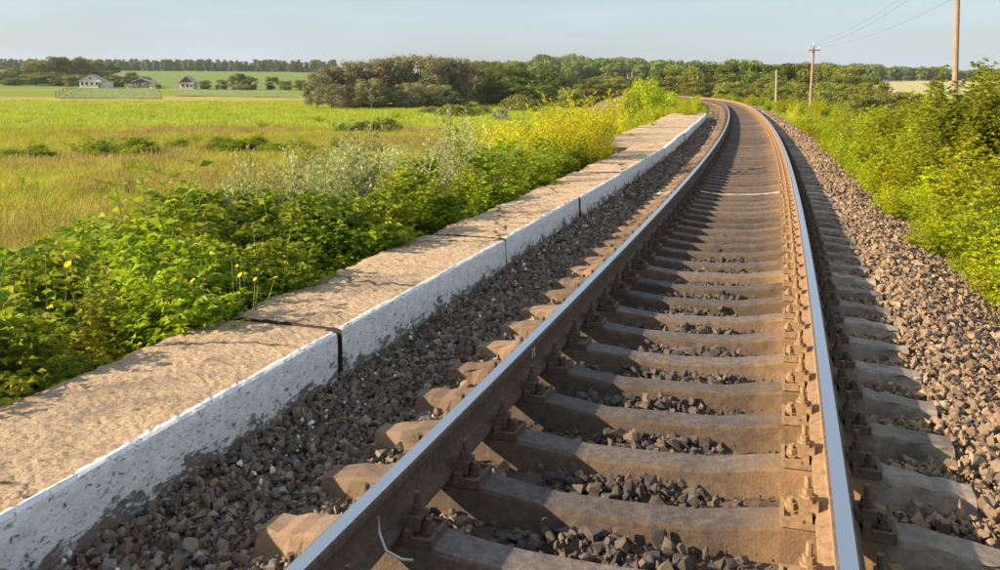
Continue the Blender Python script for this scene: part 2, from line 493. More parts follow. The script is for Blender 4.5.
def leaves(P, Dr, Nn, Ln, Wd, droop=.12):
    """a batch of folded leaves: base, right, tip, left, mid rib"""
    P = np.asarray(P, float); Dr = np.asarray(Dr, float); Nn = np.asarray(Nn, float)
    Dr /= np.linalg.norm(Dr, axis=1, keepdims=True) + 1e-9
    Sd = np.cross(Dr, Nn); Sd /= np.linalg.norm(Sd, axis=1, keepdims=True) + 1e-9
    Up = np.cross(Sd, Dr)
    Ln = np.asarray(Ln, float)[:, None]; Wd = np.asarray(Wd, float)[:, None]
    b = P; m = P + Dr * Ln * .42
    t = P + Dr * Ln - Up * Ln * droop * 1.6
    r = m + Sd * Wd * .5 + Up * Wd * .16; l_ = m - Sd * Wd * .5 + Up * Wd * .16
    V = np.stack([b, r, t, l_, m], 1).reshape(-1, 3)
    k = np.arange(len(P))[:, None] * 5
    Fq = np.concatenate([k + np.array([[0, 1, 2, 4]]), k + np.array([[0, 4, 2, 3]])], 1).reshape(-1, 4)
    return V, Fq

def rdir(n, zlo=-.3, zhi=1):
    a = rng.uniform(0, 2 * math.pi, n); z = rng.uniform(zlo, zhi, n); r = np.sqrt(np.clip(1 - z * z, 0, 1))
    return np.stack([r * np.cos(a), r * np.sin(a), z], 1)

class Leafer:
    def __init__(s): s.P = []; s.D = []; s.N = []; s.L = []; s.W = []
    def add(s, p, d, n, ln, wd): s.P.append(p); s.D.append(d); s.N.append(n); s.L.append(ln); s.W.append(wd)
    def mesh(s, name, mat, droop=.12):
        V, Fq = leaves(np.array(s.P), np.array(s.D), np.array(s.N), s.L, s.W, droop)
        return mesh(name, V, Fq, [mat])

_scatter_n = 0
def scatter(name, protos, P, rot, scl, parent=None, **props):
    """points that carry one of the prototype meshes each: only for what nobody could count"""
    global _scatter_n
    _scatter_n += 1
    col = bpy.data.collections.new('protos_%d' % _scatter_n)
    for k, me in enumerate(protos):
        o = bpy.data.objects.new('%s_%02d' % (name, k), me); col.objects.link(o)
    n = len(P)
    me = bpy.data.meshes.new(name)
    me.vertices.add(n); me.vertices.foreach_set('co', np.asarray(P, np.float32).ravel())
    a = me.attributes.new('rot', 'FLOAT_VECTOR', 'POINT'); a.data.foreach_set('vector', np.asarray(rot, np.float32).ravel())
    a = me.attributes.new('scl', 'FLOAT_VECTOR', 'POINT')
    scl = np.asarray(scl, np.float32)
    if scl.ndim == 1: scl = np.repeat(scl[:, None], 3, 1)
    a.data.foreach_set('vector', scl.ravel())
    a = me.attributes.new('pick', 'INT', 'POINT'); a.data.foreach_set('value', rng.integers(0, len(protos), n).astype(np.int32))
    ob = link(name, me, parent, **props)
    g = bpy.data.node_groups.new('scatter_%d' % _scatter_n, 'GeometryNodeTree')
    g.interface.new_socket('Geometry', in_out='INPUT', socket_type='NodeSocketGeometry')
    g.interface.new_socket('Geometry', in_out='OUTPUT', socket_type='NodeSocketGeometry')
    N = g.nodes; lk = g.links.new
    gi, go = N.new('NodeGroupInput'), N.new('NodeGroupOutput')
    ip = N.new('GeometryNodeInstanceOnPoints'); ci = N.new('GeometryNodeCollectionInfo')
    ci.inputs['Collection'].default_value = col
    ci.inputs['Separate Children'].default_value = True; ci.inputs['Reset Children'].default_value = True
    def att(nm, ty):
        q = N.new('GeometryNodeInputNamedAttribute'); q.data_type = ty; q.inputs[0].default_value = nm
        return [s for s in q.outputs if s.enabled and s.name == 'Attribute'][0]
    er = N.new('FunctionNodeEulerToRotation')
    lk(gi.outputs[0], ip.inputs['Points']); lk(ci.outputs[0], ip.inputs['Instance'])
    ip.inputs['Pick Instance'].default_value = True
    lk(att('pick', 'INT'), ip.inputs['Instance Index'])
    lk(att('rot', 'FLOAT_VECTOR'), er.inputs[0]); lk(er.outputs[0], ip.inputs['Rotation'])
    lk(att('scl', 'FLOAT_VECTOR'), ip.inputs['Scale'])
    lk(ip.outputs[0], go.inputs[0])
    mod = ob.modifiers.new('scatter', 'NODES'); mod.node_group = g
    return ob

def zrot(n, tilt=.0):
    return np.stack([rng.normal(0, tilt, n) if tilt else np.zeros(n), rng.normal(0, tilt, n) if tilt else np.zeros(n), rng.uniform(0, 2 * math.pi, n)], 1)

# ------------------------------------------------------------------ ground
rad = np.concatenate([[.4], np.geomspace(1.2, 1400, 190)])
azs = np.concatenate([np.radians(np.linspace(-62, 62, 300)), np.radians(np.linspace(66, 294, 40))])
RR, AA = np.meshgrid(rad, azs, indexing='ij')
GX, GY = RR * np.sin(AA), RR * np.cos(AA)
GZ = terrain(GX, GY)
V = np.stack([GX, GY, GZ], -1).reshape(-1, 3)
na = len(azs)
i = np.arange(len(rad) - 1)[:, None] * na; j = np.arange(na)[None, :]; j2 = (j + 1) % na
Fq = np.stack([i + j, i + j2, i + na + j2, i + na + j], -1).reshape(-1, 4)
V = np.vstack([V, [[0, 0, -.75]]])
me = mesh('ground', V, Fq, ['meadow'], smooth=True)
me.flip_normals()
link('ground', me, kind='structure')

def sheet(name, pts, mat, lift=.06, n=24, kind='structure', label=None):
    """a patch of field laid on the terrain between four plan corners"""
    a, b_, c_, d_ = [np.array(p, float) for p in pts]
    tt = np.linspace(0, 1, n)
    G = np.array([[(a * (1 - q) + b_ * q) * (1 - t) + (d_ * (1 - q) + c_ * q) * t for q in tt] for t in tt])
    z = terrain(G[..., 0], G[..., 1]) + lift
    V = np.concatenate([G, z[..., None]], -1).reshape(-1, 3)
    k = np.arange(n - 1)
    i, j = np.meshgrid(k, k, indexing='ij')
    Fq = np.stack([i * n + j, i * n + j + 1, (i + 1) * n + j + 1, (i + 1) * n + j], -1).reshape(-1, 4)
    return link(name, mesh(name, V, Fq, [mat], smooth=True), kind=kind)

def P2(px, D): return ((px - 500) / F * D, D)
sheet('hay_field', [P2(850, 170), P2(1060, 170), P2(1060, 700), P2(830, 700)], 'far_field', .6)

# ------------------------------------------------------------------ ballast bed and its stones
CRIB = lambda u: np.interp(u, [-1.95, -1.85, -1.35, -1.1, -.9, -.6, -.3, 0, .3, .5, .8, 1.0, 1.3, 1.6, 1.9, 2.3, 2.9],
                           [-.24, -.242, -.335, -.335, -.325, -.35, -.36, -.345, -.36, -.345, -.325, -.335, -.315, -.33, -.42, -.58, -.80])
def cz(u): return CANT * u / 1.59
su_u = np.linspace(-2.0, 2.9, 50)
su_s = np.concatenate([np.arange(-4, 30, .25), np.arange(30, 300, 1.0)])
SS, UU = np.meshgrid(su_s, su_u, indexing='ij')
X, Y, _ = track(SS, UU)
Z = CRIB(UU) + cz(UU) + .02 * (vnoise(X * 6, Y * 6) - .5)
nu = len(su_u)
V = np.stack([X, Y, Z], -1).reshape(-1, 3)
i, j = np.meshgrid(np.arange(len(su_s) - 1), np.arange(nu - 1), indexing='ij')
Fq = np.stack([i * nu + j, i * nu + j + 1, (i + 1) * nu + j + 1, (i + 1) * nu + j], -1).reshape(-1, 4)
um = (su_u[j.ravel()] + su_u[j.ravel() + 1]) / 2
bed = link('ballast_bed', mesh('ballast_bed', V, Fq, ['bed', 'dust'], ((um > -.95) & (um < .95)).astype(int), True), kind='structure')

SP = .5
S0 = 2.83
def stone_mesh(k, mat):
    bm = bmesh.new()
    r = random.Random(100 + k)
    sx, sy, sz = r.uniform(.8, 1.25), r.uniform(.7, 1.0), r.uniform(.5, .8)
    for _ in range(12):
        v = Vector((r.gauss(0, 1), r.gauss(0, 1), r.gauss(0, 1))).normalized()
        bm.verts.new((v.x * sx * .5, v.y * sy * .5, v.z * sz * .5))
    bmesh.ops.convex_hull(bm, input=bm.verts)
    me = bpy.data.meshes.new('stone'); bm.to_mesh(me); bm.free()
    me.materials.append(MATS[mat])
    return me
ST_D = [stone_mesh(k, 'stone_dark') for k in range(9)]
ST_T = [stone_mesh(20 + k, 'stone_tan') for k in range(9)]
ST_C = [stone_mesh(40 + k, 'stone_crib') for k in range(9)]
CHIP = [stone_mesh(60 + k, 'paint_chip') for k in range(3)]

def stone_points(s0, s1, u0, u1, dens, size, layer=0., lift=0., crib=False):
    n = int((s1 - s0) * (u1 - u0) * dens)
    s = rng.uniform(s0, s1, n); u = rng.uniform(u0, u1, n)
    ph = np.abs((s - S0 + SP / 2) % SP - SP / 2)
    if crib: keep = ph > .125
    else: keep = (np.abs(u) > 1.37) | (ph > .14)
    s, u = s[keep], u[keep]
    if crib:
        k = rng.random(len(u)) < np.exp(-((u + .05) / .38) ** 4)
        s, u = s[k], u[k]
    x, y, _ = track(s, u)
    sz = size * np.clip(rng.lognormal(-.05, .36, len(s)), .4, 1.75)
    z = CRIB(u) + cz(u) + sz * rng.uniform(.05, .35, len(s)) + lift + layer * rng.random(len(s))
    return np.stack([x, y, z], 1), rng.uniform(0, 6.28, (len(s), 3)), sz, s

left = [stone_points(-1, 13, -1.90, -.6, 1400, .045, .03), stone_points(13, 30, -1.92, -.9, 380, .065, .03), stone_points(30, 70, -1.92, -.9, 130, .09, .02)]
right = [stone_points(-1, 13, .92, 2.4, 1150, .050, .035), stone_points(13, 30, .92, 2.4, 380, .07, .03), stone_points(30, 90, 1.3, 2.3, 120, .10, .02)]
crib = [stone_points(-1, 9, -.8, .55, 900, .052, .05, 0, True), stone_points(9, 25, -.6, .4, 120, .055, .03, 0, True), stone_points(-1, 7, -1.0, .9, 60, .04)]
def pool(parts): return [np.concatenate([p[k] for p in parts]) for k in range(4)]
def nearest_split(parts, n):
    P, Rt, sz, s = pool(parts)
    d = np.hypot(P[:, 0], P[:, 1])
    # only what the lens can see
    px = 500 + F * P[:, 0] / np.maximum(P[:, 1], .1)
    py = YH + F * (HC - P[:, 2]) / np.maximum(P[:, 1], .1)
    vis = (P[:, 1] > 1.5) & (px > -5) & (px < 1005) & (py < 575)
    score = np.where(vis, sz / np.maximum(d, .5), -1)
    idx = np.argsort(-score)[:n]
    mask = np.zeros(len(P), bool); mask[idx] = True
    return (P[mask], Rt[mask], sz[mask]), (P[~mask], Rt[~mask], sz[~mask])
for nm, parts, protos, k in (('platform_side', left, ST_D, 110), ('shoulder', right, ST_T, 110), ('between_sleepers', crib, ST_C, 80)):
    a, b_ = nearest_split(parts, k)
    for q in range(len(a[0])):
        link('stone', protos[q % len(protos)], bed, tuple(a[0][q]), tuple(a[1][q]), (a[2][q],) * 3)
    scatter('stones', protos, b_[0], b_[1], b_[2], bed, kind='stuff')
for nm_, u0_, u1_, pr_ in (('grit', -1.9, -.95, ST_D), ('grit', 1.0, 2.3, ST_T), ('grit', -.75, .6, ST_C)):
    g_ = stone_points(1.5, 8, u0_, u1_, 1100 if abs(u0_) > .9 else 450, .018, .035, .012)
    scatter(nm_, pr_, g_[0], g_[1], g_[2], bed, kind='stuff')
cp = stone_points(2.2, 14, -1.86, -1.55, 34, .03, .03, .035)
scatter('paint_flakes', CHIP, cp[0], cp[1], cp[2], bed, kind='stuff')

# ------------------------------------------------------------------ sleepers and rail fastenings
def sleeper_mesh(k, mat):
    r = np.random.default_rng(k)
    us = np.array([-1.35, -1.31, -1.25, -1.19, -1.13, -1.08, -1.02, -.98, -.72, -.6, -.45, -.28, 0, .28, .45, .6, .72, .98, 1.02, 1.08, 1.13, 1.19, 1.25, 1.31, 1.35])
    zt = np.interp(np.abs(us), [0, .28, .60, .98, 1.35], [-.262, -.258, -.212, -.212, -.258])
    wt = np.interp(np.abs(us), [0, .45, .7, 1.35], [.080, .080, .084, .076])
    wb = np.interp(np.abs(us), [0, .45, .7, 1.35], [.115, .118, .145, .140])
    V = []
    for q, u in enumerate(us):
        z = zt[q] + r.normal(0, .002)
        e = r.normal(0, .003 if abs(u) < 1 else .006, 6); z += r.normal(0, .004) if abs(u) > 1.05 else 0
        endk = 1 if abs(u) < 1.31 else .93
        V += [(u, -wb[q] * endk, -.44), (u, -wb[q] * .97 * endk + e[0], -.40), (u, -wt[q] * 1.05 * endk + e[1], z - .014), (u, -wt[q] * .9 * endk + e[2], z),
              (u, wt[q] * .9 * endk + e[3], z), (u, wt[q] * 1.05 * endk + e[4], z - .014), (u, wb[q] * .97 * endk + e[5], -.40), (u, wb[q] * endk, -.44)]
    Fc = []
    for q in range(len(us) - 1):
        for j in range(7):
            Fc.append((q * 8 + j, q * 8 + j + 1, (q + 1) * 8 + j + 1, (q + 1) * 8 + j))
    Fc.append(tuple(range(7, -1, -1))); Fc.append(tuple((len(us) - 1) * 8 + j for j in range(8)))
    V = [(x, y, z + CANT * x / 1.59) for x, y, z in V]
    me = mesh('sleeper', V, Fc, [mat])
    me.flip_normals()
    return me
SLM = [sleeper_mesh(k, 'sleeper') for k in range(6)]
SLW = sleeper_mesh(9, 'sleeper_white')

def nut(mb, c, h=.05, rn=.02, m=0):
    x, y, z = c
    mb.tube([(x, y, z), (x, y, z + .012)], rn * 1.35, 10, m)
    mb.tube([(x, y, z + .013), (x, y, z + .036)], rn, 6, m)
    mb.tube([(x, y, z + .036), (x, y, z + .036 + h)], rn * .55, 8, m)
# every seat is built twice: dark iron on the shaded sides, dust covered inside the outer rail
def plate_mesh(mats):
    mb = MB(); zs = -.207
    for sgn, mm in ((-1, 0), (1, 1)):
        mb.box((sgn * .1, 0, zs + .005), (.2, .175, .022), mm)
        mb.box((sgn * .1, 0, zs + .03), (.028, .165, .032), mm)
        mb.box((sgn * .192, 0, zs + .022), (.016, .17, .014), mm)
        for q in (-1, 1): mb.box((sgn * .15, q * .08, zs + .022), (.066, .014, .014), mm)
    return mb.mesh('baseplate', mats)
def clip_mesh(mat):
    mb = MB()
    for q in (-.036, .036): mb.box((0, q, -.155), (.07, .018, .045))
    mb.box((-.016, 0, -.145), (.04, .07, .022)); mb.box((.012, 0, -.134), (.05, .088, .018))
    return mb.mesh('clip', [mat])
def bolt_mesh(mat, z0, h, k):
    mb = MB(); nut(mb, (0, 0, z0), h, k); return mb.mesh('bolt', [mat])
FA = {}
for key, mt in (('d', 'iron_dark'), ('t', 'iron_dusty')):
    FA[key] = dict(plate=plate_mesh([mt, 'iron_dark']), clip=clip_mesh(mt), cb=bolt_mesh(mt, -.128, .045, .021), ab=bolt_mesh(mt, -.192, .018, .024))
def seat_simple(mt, mt2):
    mb = MB()
    for sgn, mm in ((-1, 0), (1, 1)):
        mb.box((sgn * .1, 0, -.202), (.20, .175, .022), mm)
        mb.box((sgn * .1, 0, -.16), (.065, .11, .06), mm); mb.tube([(sgn * .1, 0, -.13), (sgn * .1, 0, -.065)], .017, 6, mm)
        mb.tube([(sgn * .158, .0, -.192), (sgn * .158, .0, -.14)], .022, 6, mm)
    return mb.mesh('baseplate', [mt, mt2])
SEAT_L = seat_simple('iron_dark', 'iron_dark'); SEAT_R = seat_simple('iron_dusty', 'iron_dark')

LBLW = 'concrete sleeper with a white painted top among the brown ones'
ks = range(-4, 330)
whites = {int(round((13.7 - S0) / SP)), int(round((24.8 - S0) / SP))}
for c_, k in enumerate(ks):
    s = S0 + k * SP
    if k > 285: break
    x, y, h = track(s + random.gauss(0, .006))
    wht = k in whites
    near_w = any(abs(k - q) == 1 for q in whites)
    lb = (LBLW, 'white painted sleepers') if wht else ('brown concrete sleeper right next to a white painted sleeper', 'sleepers next to the white ones') if near_w else \
         ('weathered concrete sleeper alongside the whitewashed platform edge', 'sleepers alongside the platform') if s < 46 else ('concrete sleeper on the bend beyond the end of the platform', 'sleepers beyond the platform')
    me = SLW if wht else SLM[c_ % 6]
    o = link('sleeper', me, None, (x, y, random.gauss(0, .002)), (0, 0, -h + random.gauss(0, .006)), label=lb[0], category='sleeper', group=lb[1])
    if s > 62: continue
    for side in (-1, 1):
        u = side * .797
        if s > 15:
            link('baseplate', SEAT_L if side < 0 else SEAT_R, o, (u, 0, cz(u)))
            continue
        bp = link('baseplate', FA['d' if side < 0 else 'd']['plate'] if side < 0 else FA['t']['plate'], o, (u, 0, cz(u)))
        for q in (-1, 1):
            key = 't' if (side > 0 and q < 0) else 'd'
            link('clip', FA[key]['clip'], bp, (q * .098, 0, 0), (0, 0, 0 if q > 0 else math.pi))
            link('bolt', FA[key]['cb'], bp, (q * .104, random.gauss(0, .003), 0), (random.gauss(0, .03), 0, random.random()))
            if random.random() < .85: link('bolt', FA[key]['ab'], bp, (q * .158, random.gauss(0, .004), 0), (random.gauss(0, .03), 0, random.random()))

# ------------------------------------------------------------------ rails
def rail(name, u0, label, inner_mat):
    half = [(.027, 0), (.0335, -.004), (.0365, -.010), (.0375, -.034), (.030, -.042), (.0135, -.052), (.009, -.075), (.009, -.110), (.014, -.140), (.030, -.153), (.072, -.166), (.075, -.180)]
    prof = [(x, z) for x, z in reversed(half)] + [(-x, z) for x, z in half]      # from the right foot over the head to the left foot
    ss = np.concatenate([np.arange(-4, 60, .5), np.arange(60, 290, 1.0)])
    k = len(prof)
    V = []
    for s in ss:
        for (a, z) in prof:
            x, y, _ = track(s, u0 + a)
            V.append((x, y, z + cz(u0)))
    Fc = []; M = []
    for i in range(len(ss) - 1):
        for j in range(k - 1):
            Fc.append((i * k + j, i * k + j + 1, (i + 1) * k + j + 1, (i + 1) * k + j))
            a, z = prof[j]; a2, z2 = prof[j + 1]
            if max(abs(a), abs(a2)) < .028 and min(z, z2) > -.001: M.append(0)
            elif min(z, z2) > -.0101 and a + a2 < .01 and u0 > 0: M.append(1)
            else: M.append(2 if (a + a2 < 0) else 1)
        Fc.append((i * k + k - 1, i * k, (i + 1) * k, (i + 1) * k + k - 1)); M.append(1)
    return link(name, mesh('rail', V, Fc, ['rail_top', 'rail_rust', inner_mat], M), label=label, category='rail')
ra = rail('rail', -.797, 'steel rail beside the platform with a dark rusty web and polished head', 'rail_rust')
rb = rail('rail', .797, 'steel rail away from the platform, its inner side coated in ochre dust', 'rail_dusty')
# white paint mark on the web of the platform-side rail
mb = MB()
for (ds_, z, dy, dz_) in ((0, -.088, .008, .05), (.045, -.088, .008, .05), (.0225, -.066, .05, .008)):
    x, y, h = track(5.02 - .35 + ds_, -.797 + .0115)
    mb.box((x, y, z + cz(-.797)), (.004, dy, dz_), 0, -h)
link('paint_mark', mb.mesh('paint_mark', ['mark_white']), ra)
# pale bent wire by the platform-side rail
pts = []
for (ds_, u, z) in ((0, -.745, -.05), (-.01, -.735, -.10), (-.03, -.70, -.15), (-.03, -.64, -.172), (-.02, -.60, -.175)):
    x, y, h = track(2.62 + ds_, u)
    pts.append((x, y, z + cz(u)))
link('bond_wire', MB().tube(pts, .005, 6).mesh('bond_wire', ['wire_pale'], True), label='pale bent wire hanging from the web of the platform-side rail', category='wire')

# ------------------------------------------------------------------ platform
plat = thing('platform', 'low concrete platform with whitewashed edge running along the track', 'platform', (*[float(q) for q in track(0, -2.1)[:2]], 0), 0)
px0, py0 = plat.location.x, plat.location.y
def u_front(s): return -1.86 - np.interp(s, [0, 20, 33, 46], [0, 0, .08, .08])
def slab(s0, s1, k, back):
    r = np.random.default_rng(500 + k)
    fine = s0 < 14
    ns = int((s1 - s0) / (.028 if fine else .12)); nc = 26 if fine else 9
    gp = .026 if fine else .016
    ss = np.linspace(s0 + gp, s1 - gp, ns)
    dz = r.normal(0, .008); du = r.normal(0, .010); tw = r.normal(0, .006)
    chip = vnoise(ss * 2.3 + k * 17, np.zeros(ns)); chip2 = vnoise(ss * 9 + k * 31, np.zeros(ns) + 5); chip3 = vnoise(ss * 31 + k * 7, np.zeros(ns) + 3)
    uf = u_front(ss) + du + tw * np.linspace(-1, 1, ns) + .006 * (chip2 - .5) + .004 * (chip3 - .5)
    ub = back + .10 * (vnoise(ss * 1.1 + k * 3, np.zeros(ns) + 9) - .5) + .035 * (chip2 - .5) + .02 * (chip3 - .5)
    if fine:      # broken corners at the joints
        ub = ub + .16 * np.exp(-(ss - s0) / .25) * r.uniform(0, 1)
    zt = .02 + dz + .010 * np.linspace(-1, 1, ns) * r.normal(0, 1)
    edge = .008 + .022 * np.clip(chip2 - .6, 0, 1) + .012 * np.clip(chip3 - .6, 0, 1)
    # worn corners of the block by the joint
    wear = np.exp(-np.minimum(ss - s0, s1 - ss) / .05) * .02
    fr = lambda z, d: (uf + d + .008 * (vnoise(ss * 14, np.zeros(ns) + z * 30 + k) - .5) - wear * .5, np.full(ns, z))
    rows = [(uf + .01, np.full(ns, -.6)), fr(-.30, .004), fr(-.22, .006), fr(-.15, .004), fr(-.09, .003), fr(-.04, .001), (uf - wear * .5, zt - .03), (uf - .003 - wear * .5, zt - edge), (uf - .014 - edge * .7 - wear * .6, zt - .001 - wear * .4)]
    nf = len(rows)
    for c in np.linspace(.045, 1, nc):
        uu = uf + (ub - uf) * c
        x, y, _ = track(ss, uu)
        zz = zt + (.012 * (vnoise(x * 3, y * 3) - .5)) + .004 * (vnoise(x * 17, y * 17) - .5) + (.007 * (vnoise(x * 43, y * 43) - .5) + .007 * (vnoise(x * 90, y * 90) - .5) if fine else 0)
        zz = zz - .012 * np.clip((c - .9) / .1, 0, 1)
        rows.append((uu, zz))
    rows += [(ub - .008, zt - .04 - .03 * chip2), (ub + .01, np.full(ns, -.6))]
    m_ = len(rows)
    U = np.stack([q[0] for q in rows], 1); Zz = np.stack([q[1] for q in rows], 1)
    X, Y, _ = track(np.repeat(ss[:, None], m_, 1), U)
    V = np.stack([X - px0, Y - py0, Zz], -1).reshape(-1, 3)
    q, j = np.meshgrid(np.arange(ns - 1), np.arange(m_ - 1), indexing='ij')
    Fq = np.stack([q * m_ + j, (q + 1) * m_ + j, (q + 1) * m_ + j + 1, q * m_ + j + 1], -1).reshape(-1, 4)
    M = (j.ravel() < nf).astype(int)
    V2 = V.reshape(ns, m_, 3)
    Fl = [tuple(f) for f in Fq.tolist()] + [tuple(range(m_)), tuple((ns - 1) * m_ + t for t in reversed(range(m_)))]
    me = mesh('slab', V, Fl, ['deck', 'whitewash', 'joint_dirt_shade'], list(M) + [2, 2])
    return link('slab', me, plat)
plain('joint_dirt_shade', (.045, .036, .028), 1, 0, .3, 20)  # dirt colour of the joint faces, with the gap's shade painted in
edges = [-2.2, 1.1, 4.33, 7.5, 10.7, 13.8, 16.9, 20.1, 23.3, 26.5, 29.7, 32.9, 36.1, 39.3, 42.5, 46.0]
for k in range(len(edges) - 1):
    bk = -2.74 if k < 2 else (-2.68 if edges[k] < 18 else -3.75)
    slab(edges[k], edges[k + 1], k, bk)

for k in range(1, 5):  # added plugs: keep the sun out of the open joints so they stay dark
    V = []
    for s_ in (edges[k] - .04, edges[k] + .04):
        for u_, z_ in ((-1.885, -.5), (-1.885, -.004), (-1.96, .010), (-2.62, .008), (-2.55, -.5)):
            x, y, _ = track(s_, u_ - .0); V.append((x - px0, y - py0, z_))
    link('joint_sun_block', mesh('joint_sun_block', V, [(0, 1, 6, 5), (1, 2, 7, 6), (2, 3, 8, 7), (3, 4, 9, 8)], ['joint_dirt_shade', 'deck'], [0, 0, 1, 0]), plat)

# ------------------------------------------------------------------ plants: prototypes
def stems_and_leaves(fn, k, *a):
    global rng
    keep = rng; rng = np.random.default_rng(1000 + k)
    r = fn(*a); rng = keep
    return r

def nettle(h=.9, ns=5):
    mb = MB(); lf = Leafer()
    for q in range(ns):
        a = rng.uniform(0, 6.28); lean = rng.uniform(.05, .38); hh = h * rng.uniform(.65, 1)
        base = np.array([rng.normal(0, .07), rng.normal(0, .07), 0]); d = np.array([math.cos(a), math.sin(a), 0])
        f = lambda t: base + d * lean * t * t * hh + np.array([0, 0, hh * t])
        mb.tube([f(t) for t in (0, .35, .7, 1)], [.006, .005, .004, .002], 4)
        nn = int(hh / .06)
        for i in range(nn):
            t = .12 + .88 * i / nn; p = f(t); a0 = i * 1.57 + a
            sz = .135 * (1.05 - .5 * t) * rng.uniform(.8, 1.25)
            for sg in (0, math.pi):
                dd = np.array([math.cos(a0 + sg), math.sin(a0 + sg), rng.uniform(.1, .55) + .3 * t])
                lf.add(p + dd * .01, dd, np.array([rng.normal(0, .55), rng.normal(0, .55), .9]), sz, sz * .55)
            if rng.random() < .5:      # side shoot
                a1 = a0 + .8; dd = np.array([math.cos(a1), math.sin(a1), .9]); L_ = rng.uniform(.06, .16) * (1.2 - t)
                for m_ in range(3):
                    e = np.array([math.cos(a1 + m_ * 2.1), math.sin(a1 + m_ * 2.1), .4])
                    lf.add(p + dd * L_ * (.5 + m_ * .3), e, (0, 0, 1), sz * .6, sz * .33)
    return mb.mesh('stems', ['stem']), lf.mesh('foliage', 'leaf_nettle')

def wormwood(h=1.3, ns=5):
    mb = MB(); lf = Leafer()
    for q in range(ns):
        a = rng.uniform(0, 6.28); lean = rng.uniform(.02, .22); hh = h * rng.uniform(.6, 1)
        d = np.array([math.cos(a), math.sin(a), 0]); base = d * rng.uniform(0, .07)
        f = lambda t: base + d * lean * t * t * hh + np.array([0, 0, hh * t])
        mb.tube([f(t) for t in (0, .35, .7, 1)], [.006, .005, .004, .0015], 4)
        nn = int(hh / .035)
        for i in range(nn):
            t = .08 + .92 * i / nn; p = f(t); a0 = i * 2.4
            br = (.17 * (1 - t) + .035) * rng.uniform(.6, 1.2)
            for m_ in range(4):
                e = np.array([math.cos(a0), math.sin(a0), .9]); pp = p + e * br * (.25 + .25 * m_)
                dd = np.array([math.cos(a0 + rng.normal(0, .9)), math.sin(a0 + rng.normal(0, .9)), rng.uniform(.2, 1.3)])
                sz = rng.uniform(.04, .085) * (1.1 - .5 * t)
                lf.add(pp, dd, rdir(1)[0], sz, sz * .45)
    return mb.mesh('stems', ['stem']), lf.mesh('foliage', 'leaf_wormwood')

def daisy(h=.9, ns=9):
    mb = MB(); lf = Leafer(); fl = Leafer()
    for q in range(ns):
        a = rng.uniform(0, 6.28); lean = rng.uniform(.05, .35); hh = h * rng.uniform(.6, 1.05)
        d = np.array([math.cos(a), math.sin(a), 0]); base = d * rng.uniform(0, .12)
        f = lambda t: base + d * lean * t * hh + np.array([0, 0, hh * t])
        mb.tube([f(t) for t in (0, .5, 1)], [.005, .004, .0025], 4)
        for i in range(int(hh / .045)):
            t = .05 + .85 * i * .045 / hh; p = f(t); a0 = i * 2.4
            dd = np.array([math.cos(a0), math.sin(a0), rng.uniform(.4, 1.2)]); sz = rng.uniform(.05, .10) * (1.1 - .5 * t)
            lf.add(p, dd, (0, 0, 1), sz, sz * .3)
        if rng.random() < .55:
            c = f(1.0); ax = np.array([rng.normal(-.3, .3), rng.normal(-.5, .3), 1]); ax /= np.linalg.norm(ax)
            e1 = np.cross(ax, [0, 1, .1]); e1 /= np.linalg.norm(e1); e2 = np.cross(ax, e1)
            rr = rng.uniform(.022, .034)
            for m_ in range(9):
                t = 2 * math.pi * m_ / 9; dd = e1 * math.cos(t) + e2 * math.sin(t) + ax * .15
                fl.add(c, dd, ax, rr, rr * .75)
            for m_ in range(4): fl.add(c + ax * .004, e1 * math.cos(m_ * 1.57) + e2 * math.sin(m_ * 1.57) + ax, ax, .008, .01)
    if not fl.P: fl.add((0, 0, h * .8), (1, 0, .3), (0, 0, 1), .02, .02)
    return mb.mesh('stems', ['stem']), lf.mesh('foliage', 'leaf_daisy'), fl.mesh('flowers', 'petal', 0)

def clover(h=1.3, ns=9):
    mb = MB(); lf = Leafer()
    for q in range(ns):
        a = rng.uniform(0, 6.28); lean = rng.uniform(.08, .5); hh = h * rng.uniform(.55, 1)
        d = np.array([math.cos(a), math.sin(a), 0]); base = d * rng.uniform(0, .1)
        f = lambda t: base + d * lean * t * t * hh + np.array([0, 0, hh * t])
        mb.tube([f(t) for t in (0, .35, .7, 1)], [.006, .005, .003, .0015], 4)
        for i in range(int(hh / .05)):
            t = .1 + .9 * i * .05 / hh; p = f(t); a0 = i * 2.4
            e = np.array([math.cos(a0), math.sin(a0), .8]); br = (.24 * (1 - t) + .05) * rng.uniform(.5, 1.2)
            for m_ in range(8):
                pp = p + e * br * (m_ + 1) / 8; dd = rdir(1, -.2, .9)[0]; sz = rng.uniform(.022, .045)
                lf.add(pp, dd, rdir(1)[0], sz, sz * .5)
    return mb.mesh('stems', ['stem']), lf.mesh('foliage', 'leaf_clover')

def burdock(h=.8):
    mb = MB(); lf = Leafer()
    for q in range(16):
        a = q * 2.4; t = q / 16; L_ = .36 * (1.1 - .6 * t) * rng.uniform(.8, 1.15)
        b0 = np.array([0, 0, h * t * .8]); d = np.array([math.cos(a), math.sin(a), .9])
        e = b0 + d * .2 * (1.1 - .6 * t)
        mb.tube([b0, e], .006, 4)
        lf.add(e, np.array([math.cos(a), math.sin(a), .05]), (0, 0, 1), L_, L_ * .8)
    mb.tube([(0, 0, 0), (0, 0, h)], [.012, .005], 5)
    return mb.mesh('stems', ['stem']), lf.mesh('foliage', 'leaf_burdock', .2)

